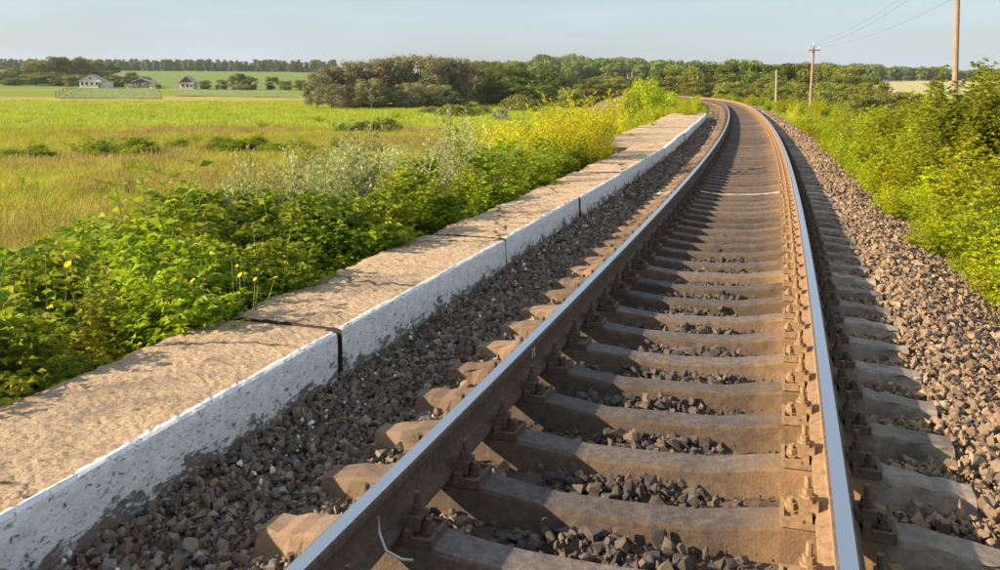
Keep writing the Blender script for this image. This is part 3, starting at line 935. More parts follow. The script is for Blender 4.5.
def shrub(h=1.5, rad_=.75, ns=11, lsz=.085, mat='leaf_maple', dens=1.0):
    mb = MB(); lf = Leafer()
    for q in range(ns):
        a = rng.uniform(0, 6.28); out = rad_ * math.sqrt(rng.random()); hh = h * rng.uniform(.55, 1) * (1.08 - .35 * out / rad_)
        d = np.array([math.cos(a), math.sin(a), 0])
        f = lambda t: d * out * t ** .8 + np.array([0, 0, hh * t])
        mb.tube([f(t) for t in (0, .4, .75, 1)], [.014, .010, .006, .002], 4)
        for i in range(int(18 * dens)):
            t = .18 + .82 * i / 18 / dens; p = f(t); a0 = i * 2.4 + a
            bl = (.34 * (1 - t) + .10) * rng.uniform(.6, 1.2)
            e = np.array([math.cos(a0), math.sin(a0), rng.uniform(.2, .9)])
            for m_ in range(3):
                c = p + e * bl * (.4 + .3 * m_)
                for g in range(4):      # compound leaf
                    ang = a0 + (g - 1.5) * .9 + rng.normal(0, .3)
                    dd = np.array([math.cos(ang), math.sin(ang), rng.uniform(-.35, .35)]); sz = lsz * rng.uniform(.7, 1.25)
                    lf.add(c, dd, np.array([rng.normal(0, .7), rng.normal(0, .7), .8]), sz, sz * .52)
    return mb.mesh('stems', ['bark']), lf.mesh('foliage', mat)

def grass(nb=22, h=.5, spread=.16, wd=.008, mat='grass_green', head=None, bend=.5):
    V = []; Fc = []; M = []
    for q in range(nb):
        a = rng.uniform(0, 6.28); b0 = np.array([rng.normal(0, spread), rng.normal(0, spread), -.03]); hh = h * rng.uniform(.5, 1.1)
        d = np.array([math.cos(a), math.sin(a), 0]); sd_ = np.array([-d[1], d[0], 0]) * wd * rng.uniform(.7, 1.3)
        bn = bend * rng.uniform(.2, 1)
        f = lambda t: b0 + d * bn * hh * t * t + np.array([0, 0, hh * t * (1 - .25 * bn * t)])
        k = len(V)
        V += [f(0) - sd_, f(0) + sd_, f(.55) + sd_ * .8, f(.55) - sd_ * .8, f(1)]
        Fc += [(k, k + 1, k + 2, k + 3), (k + 3, k + 2, k + 4)]; M += [0, 0]
        if head and rng.random() < .7:
            c = f(1); k = len(V); w_ = wd * 2.2; hl = .12 * h / .5
            V += [c + np.array([w_, 0, -.02]), c + np.array([0, 0, hl]), c + np.array([-w_, 0, -.02]), c + np.array([0, w_, -.02]), c + np.array([0, -w_, -.02])]
            Fc += [(k, k + 1, k + 2), (k + 3, k + 1, k + 4)]; M += [1, 1]
    return mesh('grass_tuft', V, Fc, [mat] + ([head] if head else []), M)

PRO = {
    'nettle': [stems_and_leaves(nettle, k, .8 + .1 * k, 5 + k % 3) for k in range(5)],
    'weedbush': [stems_and_leaves(shrub, 65 + k, .85 + .08 * k, .42 + .03 * k, 15, .054 + .006 * k, 'leaf_nettle', 1.5) for k in range(4)],
    'wormwood': [stems_and_leaves(wormwood, 10 + k, 1.05 + .12 * k, 4 + k) for k in range(4)],
    'daisy': [stems_and_leaves(daisy, 20 + k, .8 + .1 * k, 9) for k in range(4)],
    'clover': [stems_and_leaves(clover, 30 + k, 1.15 + .1 * k, 9) for k in range(4)],
    'burdock': [stems_and_leaves(burdock, 40 + k, .7 + .15 * k) for k in range(3)],
    'shrub': [stems_and_leaves(shrub, 50 + k, 1.3 + .15 * k, .75 + .08 * k, 11, .078 + .006 * k) for k in range(5)],
    'bush': [stems_and_leaves(shrub, 60 + k, 3.0 + .25 * k, 1.1, 30, .085, 'leaf_bush_dark', 2.2) for k in range(3)],
}
def plant(kind, k, x, y, s, name, label, cat, group, z=None, rz=None, sz=None):
    pr = PRO[kind][k % len(PRO[kind])]
    z = gz(x, y) - .03 if z is None else z
    o = thing(name, label, cat, (x, y, z), random.uniform(0, 6.28) if rz is None else rz, group, (s, s, s if sz is None else sz))
    for nm, me in zip(('stems', 'foliage', 'flowers'), pr): link(nm, me, o, kind='stuff' if nm == 'flowers' else None)
    return o

def jitter_rows(s0, s1, u0, u1, step):
    out = []
    s = s0
    while s < s1:
        st = step * (1 + max(0, s - 8) * .02)
        u = u0
        while u < u1:
            out.append((s + random.uniform(-.45, .45) * st, u + random.uniform(-.45, .45) * st)); u += st
        s += st
    return out

# ------------------------------------------------------------------ left bank: weeds behind the platform
cnt = 0
spots = jitter_rows(1.0, 23, -6.9, -2.76, .54)
random.shuffle(spots)
NL = 'leafy green weed with toothed leaves in the thicket behind the platform'
for (s, u) in spots:
    if s > 17.5 and u > -3.8: continue
    if s < 3 and u < -5: continue
    x, y, h = (float(q) for q in track(s, u))
    edge = (-2.78 - u)
    sc_ = random.uniform(1.1, 1.5) * (.50 + .50 * min(1, edge / 1.1))
    kind = 'nettle'
    r_ = random.random()
    pxx = 500 + F * x / max(y, .3)
    if cnt > 380: break
    if 190 < pxx < 290 and r_ < .45 and u < -2.8: kind = 'daisy'
    elif 225 < pxx < 480 and r_ < .38 and u < -3.2: kind = 'wormwood'
    elif 390 < pxx < 520 and r_ < .22: kind = 'burdock'
    elif r_ < .05: kind = 'daisy'
    if kind == 'nettle':
        plant('weedbush' if random.random() < .68 else 'nettle', cnt, x, y, sc_ * .96, 'weed_plant', NL, 'weed', 'leafy weeds behind the platform'); cnt += 1
    elif kind == 'daisy':
        plant('daisy', cnt, x, y, sc_ * .82, 'yellow_flower_plant', 'thin stemmed plant with small yellow daisy flowers behind the platform', 'flower plant', 'yellow flowering plants'); cnt += 1
    elif kind == 'wormwood':
        plant('wormwood', cnt, x, y, sc_ * 1.0, 'wormwood_plant', 'pale silvery green wormwood with upright spikes among the weeds', 'wormwood', 'wormwood among the weeds'); cnt += 1
    else:
        plant('burdock', cnt, x, y, sc_, 'burdock_plant', 'broad leaved plant with large light green leaves among the weeds', 'weed', 'broad leaved plants'); cnt += 1
# taller wormwood spires that stand out against the meadow
for (px, py, D) in ((255, 138, 8.6), (300, 132, 9.0), (312, 150, 8.2), (340, 160, 9.6), (282, 158, 8.4), (365, 168, 9.5), (415, 165, 11.0), (230, 172, 7.8), (268, 150, 8.8), (308, 140, 9.3), (325, 150, 8.8), (352, 158, 9.2), (390, 164, 10.2), (246, 160, 8.2)):
    p = at(px, py, D); z0 = gz(p[0], p[1])
    hh = p[2] - z0
    plant('wormwood', 3, p[0], p[1], 1, 'tall_wormwood', 'tall wormwood spire rising above the weeds against the meadow', 'wormwood', 'tall wormwood spires', sz=1).scale = (.8, .8, hh / 1.25)
# small flowers leaning out over the slab edge
for (s, u) in ((4.55, -2.72), (4.8, -2.8), (4.2, -2.85), (5.0, -2.78), (4.4, -3.0), (5.3, -2.9)):
    x, y, _ = (float(q) for q in track(s, u))
    plant('daisy', int(s * 10), x, y, .75, 'yellow_flower_plant', 'yellow daisy plant leaning over the cracked slab edge', 'flower plant', 'daisies at the slab edge')
# yellow sweet clover
for q in range(80):
    s = random.uniform(15.2, 25); u = random.uniform(-6.2, -2.75) if s < 18.5 else random.uniform(-7, -3.75)
    x, y, _ = (float(v) for v in track(s, u))
    plant('clover', q, x, y, random.uniform(.95, 1.4), 'yellow_clover', 'airy bright yellow sweet clover beside the platform edge', 'clover plant', 'yellow sweet clover', z=gz(x, y) - .02)
# weeds along the wide part of the platform and the line beyond
for q in range(120):
    s = random.uniform(20, 92); u = random.uniform(-8.5, -3.6) if s < 43 else random.uniform(-7.5, -2.5)
    x, y, _ = (float(v) for v in track(s, u))
    kd = random.choice(['shrub', 'clover', 'nettle', 'shrub'])
    sc_ = random.uniform(.55, .85) if kd == 'shrub' else random.uniform(.9, 1.25)
    plant(kd, q, x, y, sc_ * .85, 'wayside_plant', 'wild bushy plant in the green verge left of the far bend', 'plant', 'verge plants by the bend')

# infill of the thicket, low growth
def fill(name, protos, n, s0, s1, u0, u1, smin, smax, **props):
    s = rng.uniform(s0, s1, n); u = rng.uniform(u0, u1, n)
    x, y, _ = track(s, u)
    z = terrain(x, y) - .02
    scatter(name, protos, np.stack([x, y, z], 1), zrot(n, .12), rng.uniform(smin, smax, n), **props)
NF = [q[1] for q in PRO['nettle']] + [q[1] for q in PRO['weedbush']]
fill('undergrowth', NF, 700, 0, 17, -7.8, -2.8, .5, .9, kind='stuff', label='low leafy undergrowth filling the gaps behind the platform', category='undergrowth')
GG = [stems_and_leaves(grass, 70 + k, 24, .26 + .05 * k, .16, .006, 'grass_green') for k in range(4)]
GS = [stems_and_leaves(grass, 80 + k, 22, .32 + .05 * k, .2, .005, 'grass_straw', 'grass_straw', .45) for k in range(4)]
GLm = [stems_and_leaves(grass, 90 + k, 24, .24, .22, .010, 'grass_lime') for k in range(3)]

# ------------------------------------------------------------------ meadow grass
def meadow(name, protos, n, D0, D1, x0, x1, smin, smax, grow, mask=None, **props):
    D = np.sqrt(rng.uniform(D0 * D0, D1 * D1, n)); px = rng.uniform(x0, x1, n)
    x = (px - 500) / F * D; y = D
    s, u = to_su(x, y)
    keep = u < -5.5
    if mask is not None: keep &= mask(x, y)
    x, y = x[keep], y[keep]
    sc_ = rng.uniform(smin, smax, len(x)) * (1 + (y / 40) * grow)
    scatter(name, protos, np.stack([x, y, terrain(x, y) - .02], 1), zrot(len(x), .1), sc_, **props)
meadow('green_grass', GG, 30000, 7, 62, -140, 640, .7, 1.1, .35, lambda x, y: vnoise(x * .18, y * .18) < .85, kind='stuff', label='yellow green grass of the near meadow', category='grass')
meadow('dry_grass', GS, 8000, 9, 60, -140, 640, .7, 1.1, .3, lambda x, y: vnoise(x * .18, y * .18) + .25 * ((y > 33) & (y < 50)) > .62, kind='stuff', label='dry pinkish brown grass standing in the meadow', category='grass')
meadow('lime_grass', GLm, 16000, 50, 175, -160, 640, .8, 1.3, .3, kind='stuff', label='bright lime green grass of the far meadow', category='grass')

for q in range(34):
    D = random.choice([random.uniform(36, 48), random.uniform(36, 48), random.uniform(20, 32), random.uniform(60, 90)]); px = random.uniform(-20, 420)
    x, y = P2(px, D)
    if to_su(x, y)[1][0] > -9: continue
    plant(random.choice(['nettle', 'shrub', 'daisy']), q, x, y, random.uniform(.6, 1.0), 'meadow_weed', 'darker green leafy clump rising among the meadow grasses', 'weed', 'leafy clumps in the meadow').scale.z *= .75

for q in range(30):
    px = random.uniform(95, 340) if q < 24 else random.uniform(-10, 100); D = 39 + (px - 95) * .02 + random.uniform(-2.5, 2.5)
    x, y = P2(px, D)
    o = plant('weedbush', q, x, y, random.uniform(.9, 1.5), 'meadow_scrub', 'dark green low scrub in the band across the brown meadow grass', 'weed', 'scrub band across the meadow'); o.scale.z *= .7

# ------------------------------------------------------------------ right bank: ash-leaved maple scrub
q_ = 0
for (s, u) in jitter_rows(4.6, 36, 2.2, 8.0, .80):
    x, y, _ = (float(v) for v in track(s, u))
    pxx = 500 + F * x / y
    if pxx > 1080 or q_ > 280: continue
    e = u - (2.1 if s < 10 else 1.85)
    if e < .25: continue
    sc_ = random.uniform(.78, 1.0) * (.36 + .64 * min(1, e / 2.2))
    plant('shrub', q_, x, y, sc_, 'scrub_bush', 'bright yellow green scrub bush with pointed leaves beside the ballast', 'bush', 'yellow green scrub right of the track')
    q_ += 1
for q in range(110):
    s = random.uniform(34, 125); u = random.uniform(2.4, 11)
    x, y, _ = (float(v) for v in track(s, u))
    plant(random.choice(['shrub', 'shrub', 'clover']), q, x, y, random.uniform(.6, .95), 'verge_bush', 'small yellow green bush on the verge outside the bend', 'bush', 'verge bushes outside the bend')
for (px, ytop, D, k, sx) in ((964, 60, 15.5, 0, .9), (1006, 68, 15, 1, .9), (925, 84, 23, 2, .9), (985, 62, 17, 1, .9), (900, 98, 24, 0, .8), (945, 72, 18, 2, .8), (1025, 62, 15.5, 0, .9)):
    p = at(px, ytop, D); z0 = gz(p[0], p[1]); hh = p[2] - z0
    plant('bush', k, p[0], p[1], sx, 'tall_bush', 'tall olive green bush with twiggy top below the timber pole', 'bush', 'tall bushes by the pole', sz=1).scale = (sx, sx, hh / (2.8 + .22 * k))
fill('verge_grass', GG + GLm, 6500, 2, 60, 1.8, 4.2, .4, .9, kind='stuff', label='short grass fringing the ballast on the right', category='grass')
fill('bank_undergrowth', [q[1] for q in PRO['shrub'][:2]], 1100, 4, 45, 2.1, 11, .25, .5, kind='stuff', label='low yellow green undergrowth of the right bank', category='undergrowth')
fill('trackside_tufts', GG, 50, 9, 26, -1.7, -1.3, .14, .3, kind='stuff', label='tiny grass tufts sprouting in the ballast by the platform', category='grass')

# ------------------------------------------------------------------ trees
def tree_mesh(h, wd, lobes, nleaf, lsz, mat, bark, trunk_h=.25, seed=0, shape='round', low=.12):
    g = np.random.default_rng(seed); rr = random.Random(seed)
    mb = MB()
    mb.tube([(0, 0, -.3), (rr.gauss(0, .04) * h, rr.gauss(0, .04) * h, h * .35), (rr.gauss(0, .05) * h, rr.gauss(0, .05) * h, h * .8)], [h * .022, h * .016, h * .004], 6)
    C = []
    for q in range(lobes):
        t = g.uniform(low, .93)
        if shape == 'round': rad_ = math.sqrt(max(.02, 1 - ((t - .52) / .50) ** 2))
        elif shape == 'cone': rad_ = max(.12, 1.05 - t)
        else: rad_ = .55 + .45 * math.sin(math.pi * min(1, t + .12))
        a = g.uniform(0, 6.28); r0 = wd / 2 * rad_ * math.sqrt(g.uniform(.15, 1)) * .85
        c = np.array([r0 * math.cos(a), r0 * math.sin(a), h * t]); C.append(c)
        if q % 2 == 0:
            mb.tube([(0, 0, h * max(.12, t * .55)), tuple(c * np.array([.55, .55, .85])), tuple(c)], [h * (.016 if bark == 'bark_pale' else .010), h * (.011 if bark == 'bark_pale' else .006), h * .003], 4)
    P = []; Nn = []
    per = nleaf // lobes
    for c in C:
        cr_ = wd * g.uniform(.10, .19)
        d = g.normal(0, 1, (per, 3)); d /= np.linalg.norm(d, axis=1, keepdims=True)
        r = cr_ * g.uniform(.35, 1.05, per) ** .6
        p = c + d * r[:, None] * np.array([1, 1, .8]); P.append(p); Nn.append(d + g.normal(0, .45, (per, 3)) + np.array([0, 0, .25]))
    P = np.concatenate(P); Nn = np.concatenate(Nn)
    P[:, 2] = np.clip(P[:, 2], .02 * h, None)
    tn = np.cross(Nn, g.normal(0, 1, P.shape))
    ln = lsz * g.uniform(.6, 1.4, len(P))
    V, Fq = leaves(P, tn, Nn, ln, ln * .75, .1)
    return mb.mesh('trunk', [bark]), mesh('crown', V, Fq, [mat])
TR = {
    'willow': [tree_mesh(8, 6.5, 52, 9500, .21, 'tree_willow', 'bark_pale', seed=k, shape='round', low=.2) for k in (1, 2, 3, 4)],
    'dark': [tree_mesh(8, 6.5, 52, 8200, .25, 'tree_dark', 'bark', seed=k, low=.06) for k in (11, 12, 13)],
    'mid': [tree_mesh(7, 6.5, 52, 8200, .24, 'tree_mid', 'bark', seed=k, low=.06) for k in (21, 22, 23, 24)],
    'low': [tree_mesh(2, 4.2, 40, 3200, .16, 'tree_mid', 'bark', seed=k, low=.1, shape='dome') for k in (31, 32)],
    'lowdark': [tree_mesh(2, 4.2, 40, 3200, .15, 'tree_dark', 'bark', seed=k, low=.1, shape='dome') for k in (33, 34)],
    'sage': [tree_mesh(2, 3.2, 30, 2400, .14, 'sage_pale', 'bark', seed=35, low=.1, shape='dome')],
    'lime': [tree_mesh(2.4, 4.2, 46, 4200, .15, 'leaf_maple', 'bark', seed=36, low=.08, shape='dome')],
    'far': [tree_mesh(10, 8, 30, 2200, .6, 'tree_far', 'bark', seed=k, low=.08) for k in (41, 42, 43)],
    'poplar': [tree_mesh(10, 4.5, 26, 1400, .55, 'tree_far', 'bark', seed=k, low=.05, shape='cone') for k in (51, 52)],
}
HT = dict(willow=8, dark=8, mid=7, low=2, lowdark=2, sage=2, lime=2.4, far=10, poplar=10)
WD = dict(willow=6.5, dark=6.5, mid=6.5, low=4.2, lowdark=4.2, sage=3.2, lime=4.2, far=8, poplar=4.5)
tcount = 0
def tree(kind, px, ytop, D, wpx, name, label, cat, group, k=None):
    global tcount
    tcount += 1
    p = at(px, ytop, D); z0 = gz(p[0], p[1]) - .1
    hh = max(.6, p[2] - z0)
    tm = TR[kind][(tcount if k is None else k) % len(TR[kind])]
    sw = wpx / F * D / WD[kind]
    o = thing(name, label, cat, (p[0], p[1], z0), random.uniform(0, 6.28), group)
    o.scale = (sw, sw, hh / HT[kind])
    link('trunk', tm[0], o); link('crown', tm[1], o)
    return o
# grove of grey green willows and poplars in the meadow
for (px, yt, D, wp) in ((318, 72, 122, 34), (330, 66, 128, 40), (348, 60, 130, 44), (340, 84, 116, 40), (368, 60, 132, 40), (384, 57, 130, 44), (400, 54, 132, 46), (420, 55, 131, 44),
                        (438, 55, 130, 46), (455, 57, 132, 44), (470, 62, 138, 36), (370, 78, 122, 38), (410, 82, 124, 40), (440, 84, 126, 38)):
    tree('willow', px, yt, D, wp, 'willow_tree', 'grey green willow with pale branches in the meadow grove', 'tree', 'willows of the meadow grove')
for (px, yt, D, wp) in ((360, 90, 124, 50), (395, 94, 126, 50), (430, 92, 128, 50), (455, 90, 132, 46)):
    tree('dark', px, yt, D, wp, 'understorey_tree', 'dark low tree filling the shade under the willow grove', 'tree', 'dark understorey of the grove')
# dark trees to the right of the grove
for (px, yt, D, wp) in ((478, 66, 150, 40), (496, 64, 155, 44), (515, 66, 150, 44), (532, 66, 158, 44), (550, 70, 150, 42), (566, 74, 146, 40), (585, 77, 150, 40), (490, 80, 140, 42), (512, 82, 140, 42), (540, 84, 138, 40), (600, 80, 160, 36)):
    tree('dark', px, yt, D, wp, 'dark_tree', 'dark green broad tree between the willow grove and the railway', 'tree', 'dark trees between grove and railway')
for (px, yt, D, wp) in ((590, 84, 128, 44), (572, 88, 120, 34), (612, 78, 150, 40), (628, 76, 170, 40), (600, 76, 190, 50)):
    tree('mid', px, yt, D, wp, 'olive_tree', 'olive green small tree by the bare earth slope', 'tree', 'olive trees by the earth slope')
for (px, yt, D, wp) in ((455, 105, 92, 44), (520, 96, 104, 46), (430, 107, 97, 30), (480, 106, 95, 30)):
    tree('low', px, yt, D, wp, 'meadow_bush', 'low rounded olive bush at the foot of the dark trees', 'bush', 'bushes at the meadow edge')
tree('sage', 500, 109, 82, 22, 'pale_bush', 'pale silvery bush standing alone at the meadow edge', 'bush', None)
for (px, yt, D, wp) in ((383, 119, 57, 44), (362, 122, 58, 26), (345, 124, 57, 26)):
    tree('lowdark', px, yt, D, wp, 'dark_bush', 'dark green low bush alone in the open meadow', 'bush', 'dark bushes in the open meadow')
for (px, yt, D, wp) in ((645, 79, 78, 44), (630, 90, 74, 26), (668, 92, 84, 34)):
    tree('lime', px, yt, D, wp, 'lime_bush', 'dense lime green rounded bush by the left of the bend', 'bush', 'lime bushes by the bend')
# belt of trees right of the bend
for (px, yt, D, wp) in ((668, 66, 175, 44), (684, 64, 180, 46), (703, 62, 182, 48), (722, 62, 180, 46), (742, 58, 178, 46), (760, 61, 176, 44), (778, 63, 175, 44), (797, 62, 172, 46), (816, 62, 170, 46),
                        (835, 64, 165, 44), (852, 66, 158, 42), (868, 74, 150, 34), (693, 70, 160, 40), (730, 72, 158, 40), (770, 74, 150, 40), (845, 74, 145, 40)):
    tree('dark' if (px * 7) % 3 else 'mid', px, yt, D, wp, 'belt_tree', 'green broad tree in the belt behind the poles right of the bend', 'tree', 'tree belt right of the bend')
for (px, yt, D, wp) in ((665, 76, 150, 40), (700, 80, 140, 44), (735, 82, 132, 44), (764, 82, 120, 40), (785, 80, 116, 40), (806, 82, 112, 42), (830, 82, 104, 44), (852, 84, 96, 44), (874, 82, 90, 40), (890, 90, 70, 44), (862, 94, 62, 44), (910, 92, 80, 40)):
    tree('mid', px, yt, D, wp, 'thicket_tree', 'olive brown thicket tree at the foot of the tree belt', 'tree', 'thicket below the tree belt')

# houses' trees and the wooded corner on the left
for (px, yt, D, wp) in ((5, 72, 350, 34), (22, 66, 360, 36), (38, 60, 370, 36), (55, 56, 380, 38), (72, 57, 390, 38), (88, 59, 400, 36), (14, 78, 335, 30), (36, 72, 340, 34), (58, 72, 338, 34), (74, 74, 335, 26), (-12, 70, 350, 34), (105, 63, 420, 34)):
    tree('dark' if px % 2 else 'mid', px, yt, D, wp, 'copse_tree', 'dense tree of the copse left of the white house', 'tree', 'copse left of the white house')
for (px, yt, D, wp) in ((108, 76, 330, 18), (118, 75, 332, 20), (132, 72, 335, 22), (146, 76, 335, 16), (205, 80, 322, 20), (222, 79, 318, 20), (238, 73, 316, 28), (250, 76, 314, 22), (272, 76, 318, 20), (285, 80, 312, 22), (300, 80, 305, 22), (243, 84, 300, 22), (158, 84, 318, 10)):
    tree('dark' if px % 3 else 'mid', px, yt, D, wp * .78, 'garden_tree', 'round garden tree beside the farm houses', 'tree', 'garden trees by the houses')

# far woods: read as one mass
def woods(name, rows, kind, label):
    P = []; S_ = []
    for (x0, x1, y0, y1, D, n, hm, dd) in rows:
        px = rng.uniform(x0, x1, n); Dd = D + rng.uniform(-dd, dd, n)
        x = (px - 500) / F * Dd; yy = Dd
        P.append(np.stack([x, yy, terrain(x, yy) - .3], 1))
        yt = np.interp(px, [x0, x1], [y0, y1]); ztop = HC + (YH - yt) / F * Dd
        hh = np.clip(ztop - P[-1][:, 2], hm, hm * 2.2) * rng.uniform(.55 if kind == 'poplar' else .8, 1.15 if kind == 'poplar' else 1.06, n) / 10
        wf = 1.7 if kind == 'poplar' else 1.0
        S_.append(np.stack([hh * rng.uniform(.9, 1.3, n) * wf, hh * rng.uniform(.9, 1.3, n) * wf, hh], 1))
    protos = [MBj(t) for t in TR[kind]]
    scatter(name, protos, np.concatenate(P), zrot(sum(len(p) for p in P)), np.concatenate(S_), kind='stuff', label=label, category='forest')
def MBj(t): return t[1]
woods('ridge_forest', [(468, 700, 61, 61, 520, 150, 9, 40), (640, 730, 62, 66, 600, 50, 9, 40), (540, 640, 55, 56, 620, 60, 9, 30)], 'far', 'dark wooded ridge on the horizon behind the bend')
woods('hilltop_belt', [(-60, 335, 60, 61, 880, 520, 8, 14)], 'poplar', 'long belt of trees along the hilltop behind the houses')
woods('right_forest', [(860, 1080, 66, 70, 730, 150, 8, 20), (690, 880, 64, 64, 640, 110, 8, 30)], 'far', 'far forest edge behind the pale hay field')

# ------------------------------------------------------------------ houses and gardens
def house(name, label, px0_, px1_, D, hw, hr, depth, wall, roof, gable, wins, door=None, chimney=False, rot=0.0, zoff=0):
    pc = at((px0_ + px1_) / 2, 90, D); z0 = gz(pc[0], pc[1]) - .1 + zoff
    W = (px1_ - px0_) / F * D
    o = thing(name, label, 'house', (pc[0], pc[1], z0), rot)
    mb = MB()
    mb.box((0, depth / 2, hw / 2), (W, depth, hw))
    link('wall', mb.mesh('wall', [wall]), o)
    g = MB()
    g.add([(-W / 2, .0, hw), (W / 2, .0, hw), (0, .0, hr - .05), (-W / 2, depth, hw), (W / 2, depth, hw), (0, depth, hr - .05)], [(0, 1, 2), (5, 4, 3), (0, 2, 5, 3), (1, 4, 5, 2)])
    link('gable', g.mesh('gable', [gable]), o)
    rf = MB(); e = .5; t_ = .18
    sl = (hr - hw) / (W / 2)
    for sg in (-1, 1):
        xo = sg * (W / 2 + e); zo = hw - sl * e
        A = [(0, -e, hr), (xo, -e, zo), (xo, depth + e, zo), (0, depth + e, hr)]
        rf.add(A + [(x, y, z + t_) for x, y, z in A], [(3, 2, 1, 0), (4, 5, 6, 7), (0, 1, 5, 4), (1, 2, 6, 5), (2, 3, 7, 6), (3, 0, 4, 7)])
    ro = link('roof', rf.mesh('roof', [roof]), o)
    if chimney: link('chimney', MB().box((W * .12, depth * .5, hr + .4), (.6, .6, 1.6)).mesh('chimney', ['roof_brown']), ro)
    for (cx, cz_, ww, wh_) in wins:
        wo = link('window', MB().box((cx, -.05, cz_), (ww + .3, .10, wh_ + .3)).mesh('window', ['frame_white']), o)
        link('pane', MB().box((cx, -.09, cz_), (ww, .06, wh_)).mesh('pane', ['pane']), wo)
    if door:
        d_ = link('door', MB().box((door, -.06, 1.05), (1.0, .1, 2.1)).mesh('door', ['timber_brown']), o)
        link('handle', MB().box((door + .35, -.14, 1.0), (.1, .06, .1)).mesh('handle', ['wire']), d_)
    return o
hA = house('farm_house', 'white gabled house with a row of dark windows at the garden edge', 80, 101, 318, 2.7, 4.9, 5, 'wall_white', 'roof_grey', 'wall_white',
      [(-3.0, 1.6, .8, 1.3), (-1.3, 1.6, .8, 1.3), (.5, 1.6, .8, 1.3), (2.3, 1.6, .8, 1.3), (0, 3.6, .7, .8)], 3.4, rot=.06)
link('porch', MB().box((5.2, 3, 1.1), (2.6, 4, 2.2)).box((5.2, 3, 2.3), (3.0, 4.4, .15)).mesh('porch', ['wall_white']), hA)
house('brick_cottage', 'small cottage with steep brown gable standing alone right of the garden', 179.5, 193.5, 312, 2.6, 4.9, 4.5, 'wall_cream', 'roof_grey', 'timber_brown',
      [(-1.3, 1.5, .9, 1.2), (.4, 1.5, .9, 1.2), (1.7, 1.5, .7, 1.2)], None, rot=.04)
house('dark_house', 'low dark house under the garden trees with grey roof', 133, 150, 330, 2.3, 3.6, 6, 'wall_dark', 'roof_grey', 'wall_dark', [(-1.8, 1.3, .8, .9), (1.2, 1.3, .8, .9)], 0.1)
house('white_shed', 'little white outbuilding beside the low dark house', 126.5, 131, 322, 1.2, 1.7, 2, 'wall_white', 'roof_grey', 'wall_white', [(0, .7, .4, .4)], None)
house('pale_shed', 'pale shed with grey roof right of the low dark house', 150, 155, 322, 1.5, 2.4, 3, 'wall_white', 'roof_grey', 'wall_white', [(0, .8, .4, .5)], None)
house('garden_shed', 'small grey shed among the garden trees right of the cottage', 216, 224, 316, 1.6, 2.3, 3, 'wall_dark', 'roof_grey', 'wall_white', [(0, .9, .5, .5)], None)
# garden plots in front of the houses
sheet('garden_plot', [P2(56, 195), P2(162, 195), P2(158, 306), P2(74, 306)], 'garden', .1)
sheet('garden_plot', [P2(176, 215), P2(300, 205), P2(285, 302), P2(176, 302)], 'garden', .1)
cr_pts = []
for r_ in range(12):
    D = 197 + r_ * 9
    for px in np.arange(58 + r_ * 1.4, 160, .9): cr_pts.append(((px - 500) / F * D, D))
cr_pts = np.array(cr_pts)[rng.random(len(cr_pts)) < .6]
cr_pts = cr_pts + rng.normal(0, .3, cr_pts.shape)
scatter('crop_rows', [TR['low'][0][1], TR['lime'][0][1]], np.column_stack([cr_pts, terrain(cr_pts[:, 0], cr_pts[:, 1]) + .0]), zrot(len(cr_pts)), rng.uniform(.04, .10, len(cr_pts)), kind='stuff', label='rows of vegetables in the garden below the white house', category='crop')
# fence of the garden
fo = thing('garden_fence', 'thin post fence climbing along the left side of the garden', 'fence', (*P2(56, 196), gz(*P2(56, 196))))
fb_ = Vector(fo.location)
prev = None
for q in range(9):
    t = q / 8; x, y = np.array(P2(56, 196)) * (1 - t) + np.array(P2(78, 312)) * t; z = gz(x, y)
    pl = Vector((x, y, z)) - fb_
    link('post', MB().tube([(0, 0, -.2), (0, 0, 1.6)], .09, 6).mesh('post', ['fence_wood']), fo, pl)
    if prev is not None:
        link('rail', MB().tube([prev + Vector((0, 0, 1.4)), pl + Vector((0, 0, 1.4))], .05, 4).mesh('rail', ['fence_wood']), fo)
        link('rail', MB().tube([prev + Vector((0, 0, .8)), pl + Vector((0, 0, .8))], .05, 4).mesh('rail', ['fence_wood']), fo)
    prev = pl

# bare earth slope left of the bend
gx, gy = np.meshgrid(np.linspace(-1, 1, 22), np.linspace(-1, 1, 22))
pc = at(627, 100, 108)
hgt_ = 2.2 * np.clip(1 - gx ** 2, 0, 1) * np.clip(1 - gy ** 2, 0, 1) + .25 * (vnoise(gx * 5 + 40, gy * 5) - .5)
V = np.stack([pc[0] + gx * 5.5 + gy * 3.5, pc[1] + gy * 14, terrain(pc[0] + gx * 5.5 + gy * 3.5, pc[1] + gy * 14) - .25 + hgt_ * (1 + .3 * gy)], -1).reshape(-1, 3)
k = np.arange(21); i, j = np.meshgrid(k, k, indexing='ij')
Fq = np.stack([i * 22 + j, i * 22 + j + 1, (i + 1) * 22 + j + 1, (i + 1) * 22 + j], -1).reshape(-1, 4)
link('earth_slope', mesh('earth_slope', V, Fq, ['earth'], smooth=True), kind='structure')

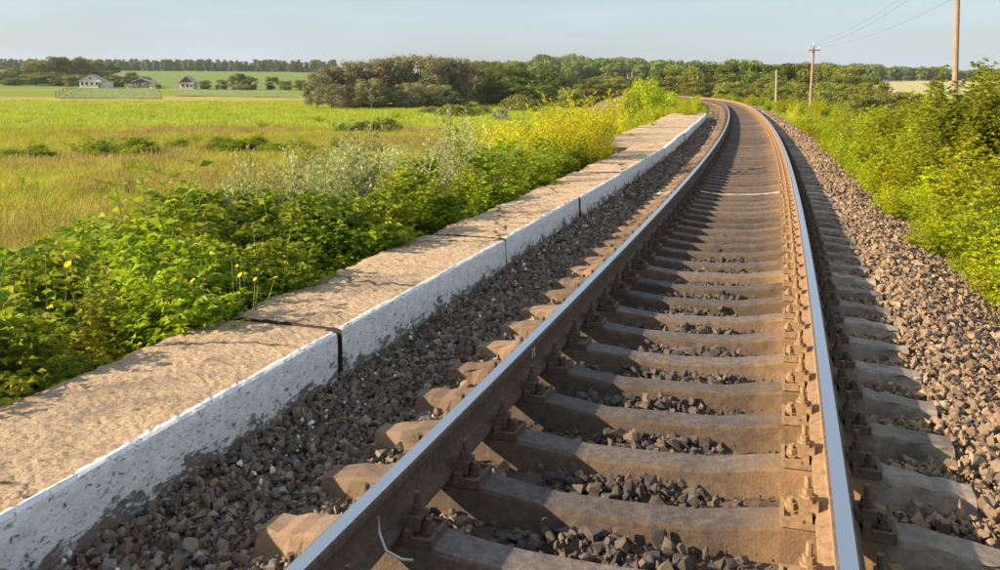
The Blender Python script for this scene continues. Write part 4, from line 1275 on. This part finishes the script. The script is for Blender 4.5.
# ------------------------------------------------------------------ poles and wires
def pole(px, ytop, D, rad_, label, mat, arms, lean=0, ztop=None):
    p = at(px, max(ytop, 0), D)
    if ztop is not None: p[2] = ztop
    z0 = gz(p[0], p[1]); h = p[2] - z0
    o = thing('utility_pole', label, 'pole', (p[0] - lean, p[1], z0))
    link('shaft', MB().tube([(0, 0, -.4), (lean * .5, 0, h * .5), (lean, 0, h)], [rad_ * 1.15, rad_, rad_ * .85], 12).mesh('shaft', [mat], False), o)
    tips = []
    for (za, half) in arms:
        x0 = lean * (h - za) / h
        if half > 0:
            a_ = link('crossarm', MB().box((x0, -rad_ - .04, h - za), (half * 2, .09, .10)).mesh('crossarm', [mat]), o)
            for sg in (-1, 1):
                mb = MB()
                mb.tube([(x0 + sg * half * .92, -rad_ - .04, h - za + .04), (x0 + sg * half * .92, -rad_ - .04, h - za + .16)], .018, 6)
                mb.tube([(x0 + sg * half * .92, -rad_ - .04, h - za + .14), (x0 + sg * half * .92, -rad_ - .04, h - za + .20), (x0 + sg * half * .92, -rad_ - .04, h - za + .28)], [.07, .06, .03], 8)
                link('insulator', mb.mesh('insulator', ['porcelain']), a_)
                tips.append((p[0] - lean + x0 + sg * half * .92, p[1] - rad_ - .04, z0 + h - za + .26))
        else:
            mb = MB(); mb.tube([(lean, 0, h - .05), (lean, 0, h + .15)], .02, 6); mb.tube([(lean, 0, h + .10), (lean, 0, h + .18), (lean, 0, h + .28)], [.07, .06, .03], 8)
            link('insulator', mb.mesh('insulator', ['porcelain']), o)
            tips.append((p[0], p[1], z0 + h + .25))
    return tips
tA = pole(957.3, 0, 36, .115, 'tall timber pole rising out of the olive bushes', 'pole_wood', [(1.1, 1.15), (0, 0)], .0, 6.7)
tB = pole(813.7, 46, 66, .105, 'timber utility pole with short crossarm in front of the tree belt', 'pole_wood', [(.32, .48), (0, 0)], .22)
tC = pole(776.5, 70, 100, .11, 'short pale post standing beyond the crossarm pole near the bend', 'pole_concrete', [], .0)
for q in range(3):
    a, b_ = Vector(tB[q]), Vector(tA[q])
    pts = [a.lerp(b_, t) - Vector((0, 0, .55 * 4 * t * (1 - t))) for t in np.linspace(0, 1, 16)]
    link('power_line', MB().tube(pts, .005, 5).mesh('power_line', ['wire']), label='thin power line sagging between the two timber poles', category='power line', group='power lines')
for (px, yt) in ((632, 72), (628, 75)):
    p = at(px, yt, 190); z0 = gz(p[0], p[1])
    link('distant_post', MB().tube([(0, 0, -.2), (.05, 0, (p[2] - z0) * .5), (0, 0, p[2] - z0)], [.16, .14, .12], 8).mesh('distant_post', ['pole_concrete']), None, (p[0], p[1], z0), label='tiny pale post on the slope above the bare earth', category='post', group='posts above the earth slope')

# ------------------------------------------------------------------ air
hm = bpy.data.materials.new('haze'); hm.use_nodes = True
hn = hm.node_tree.nodes; hn.remove(hn['Principled BSDF'])
pv = hn.new('ShaderNodeVolumePrincipled')
pv.inputs['Color'].default_value = (.86, .92, 1, 1); pv.inputs['Density'].default_value = .00013; pv.inputs['Anisotropy'].default_value = .2
hm.node_tree.links.new(pv.outputs[0], hn['Material Output'].inputs['Volume'])
MATS['haze'] = hm
link('haze', MB().box((0, 0, 17), (3000, 3000, 44)).mesh('haze', ['haze']), kind='stuff')
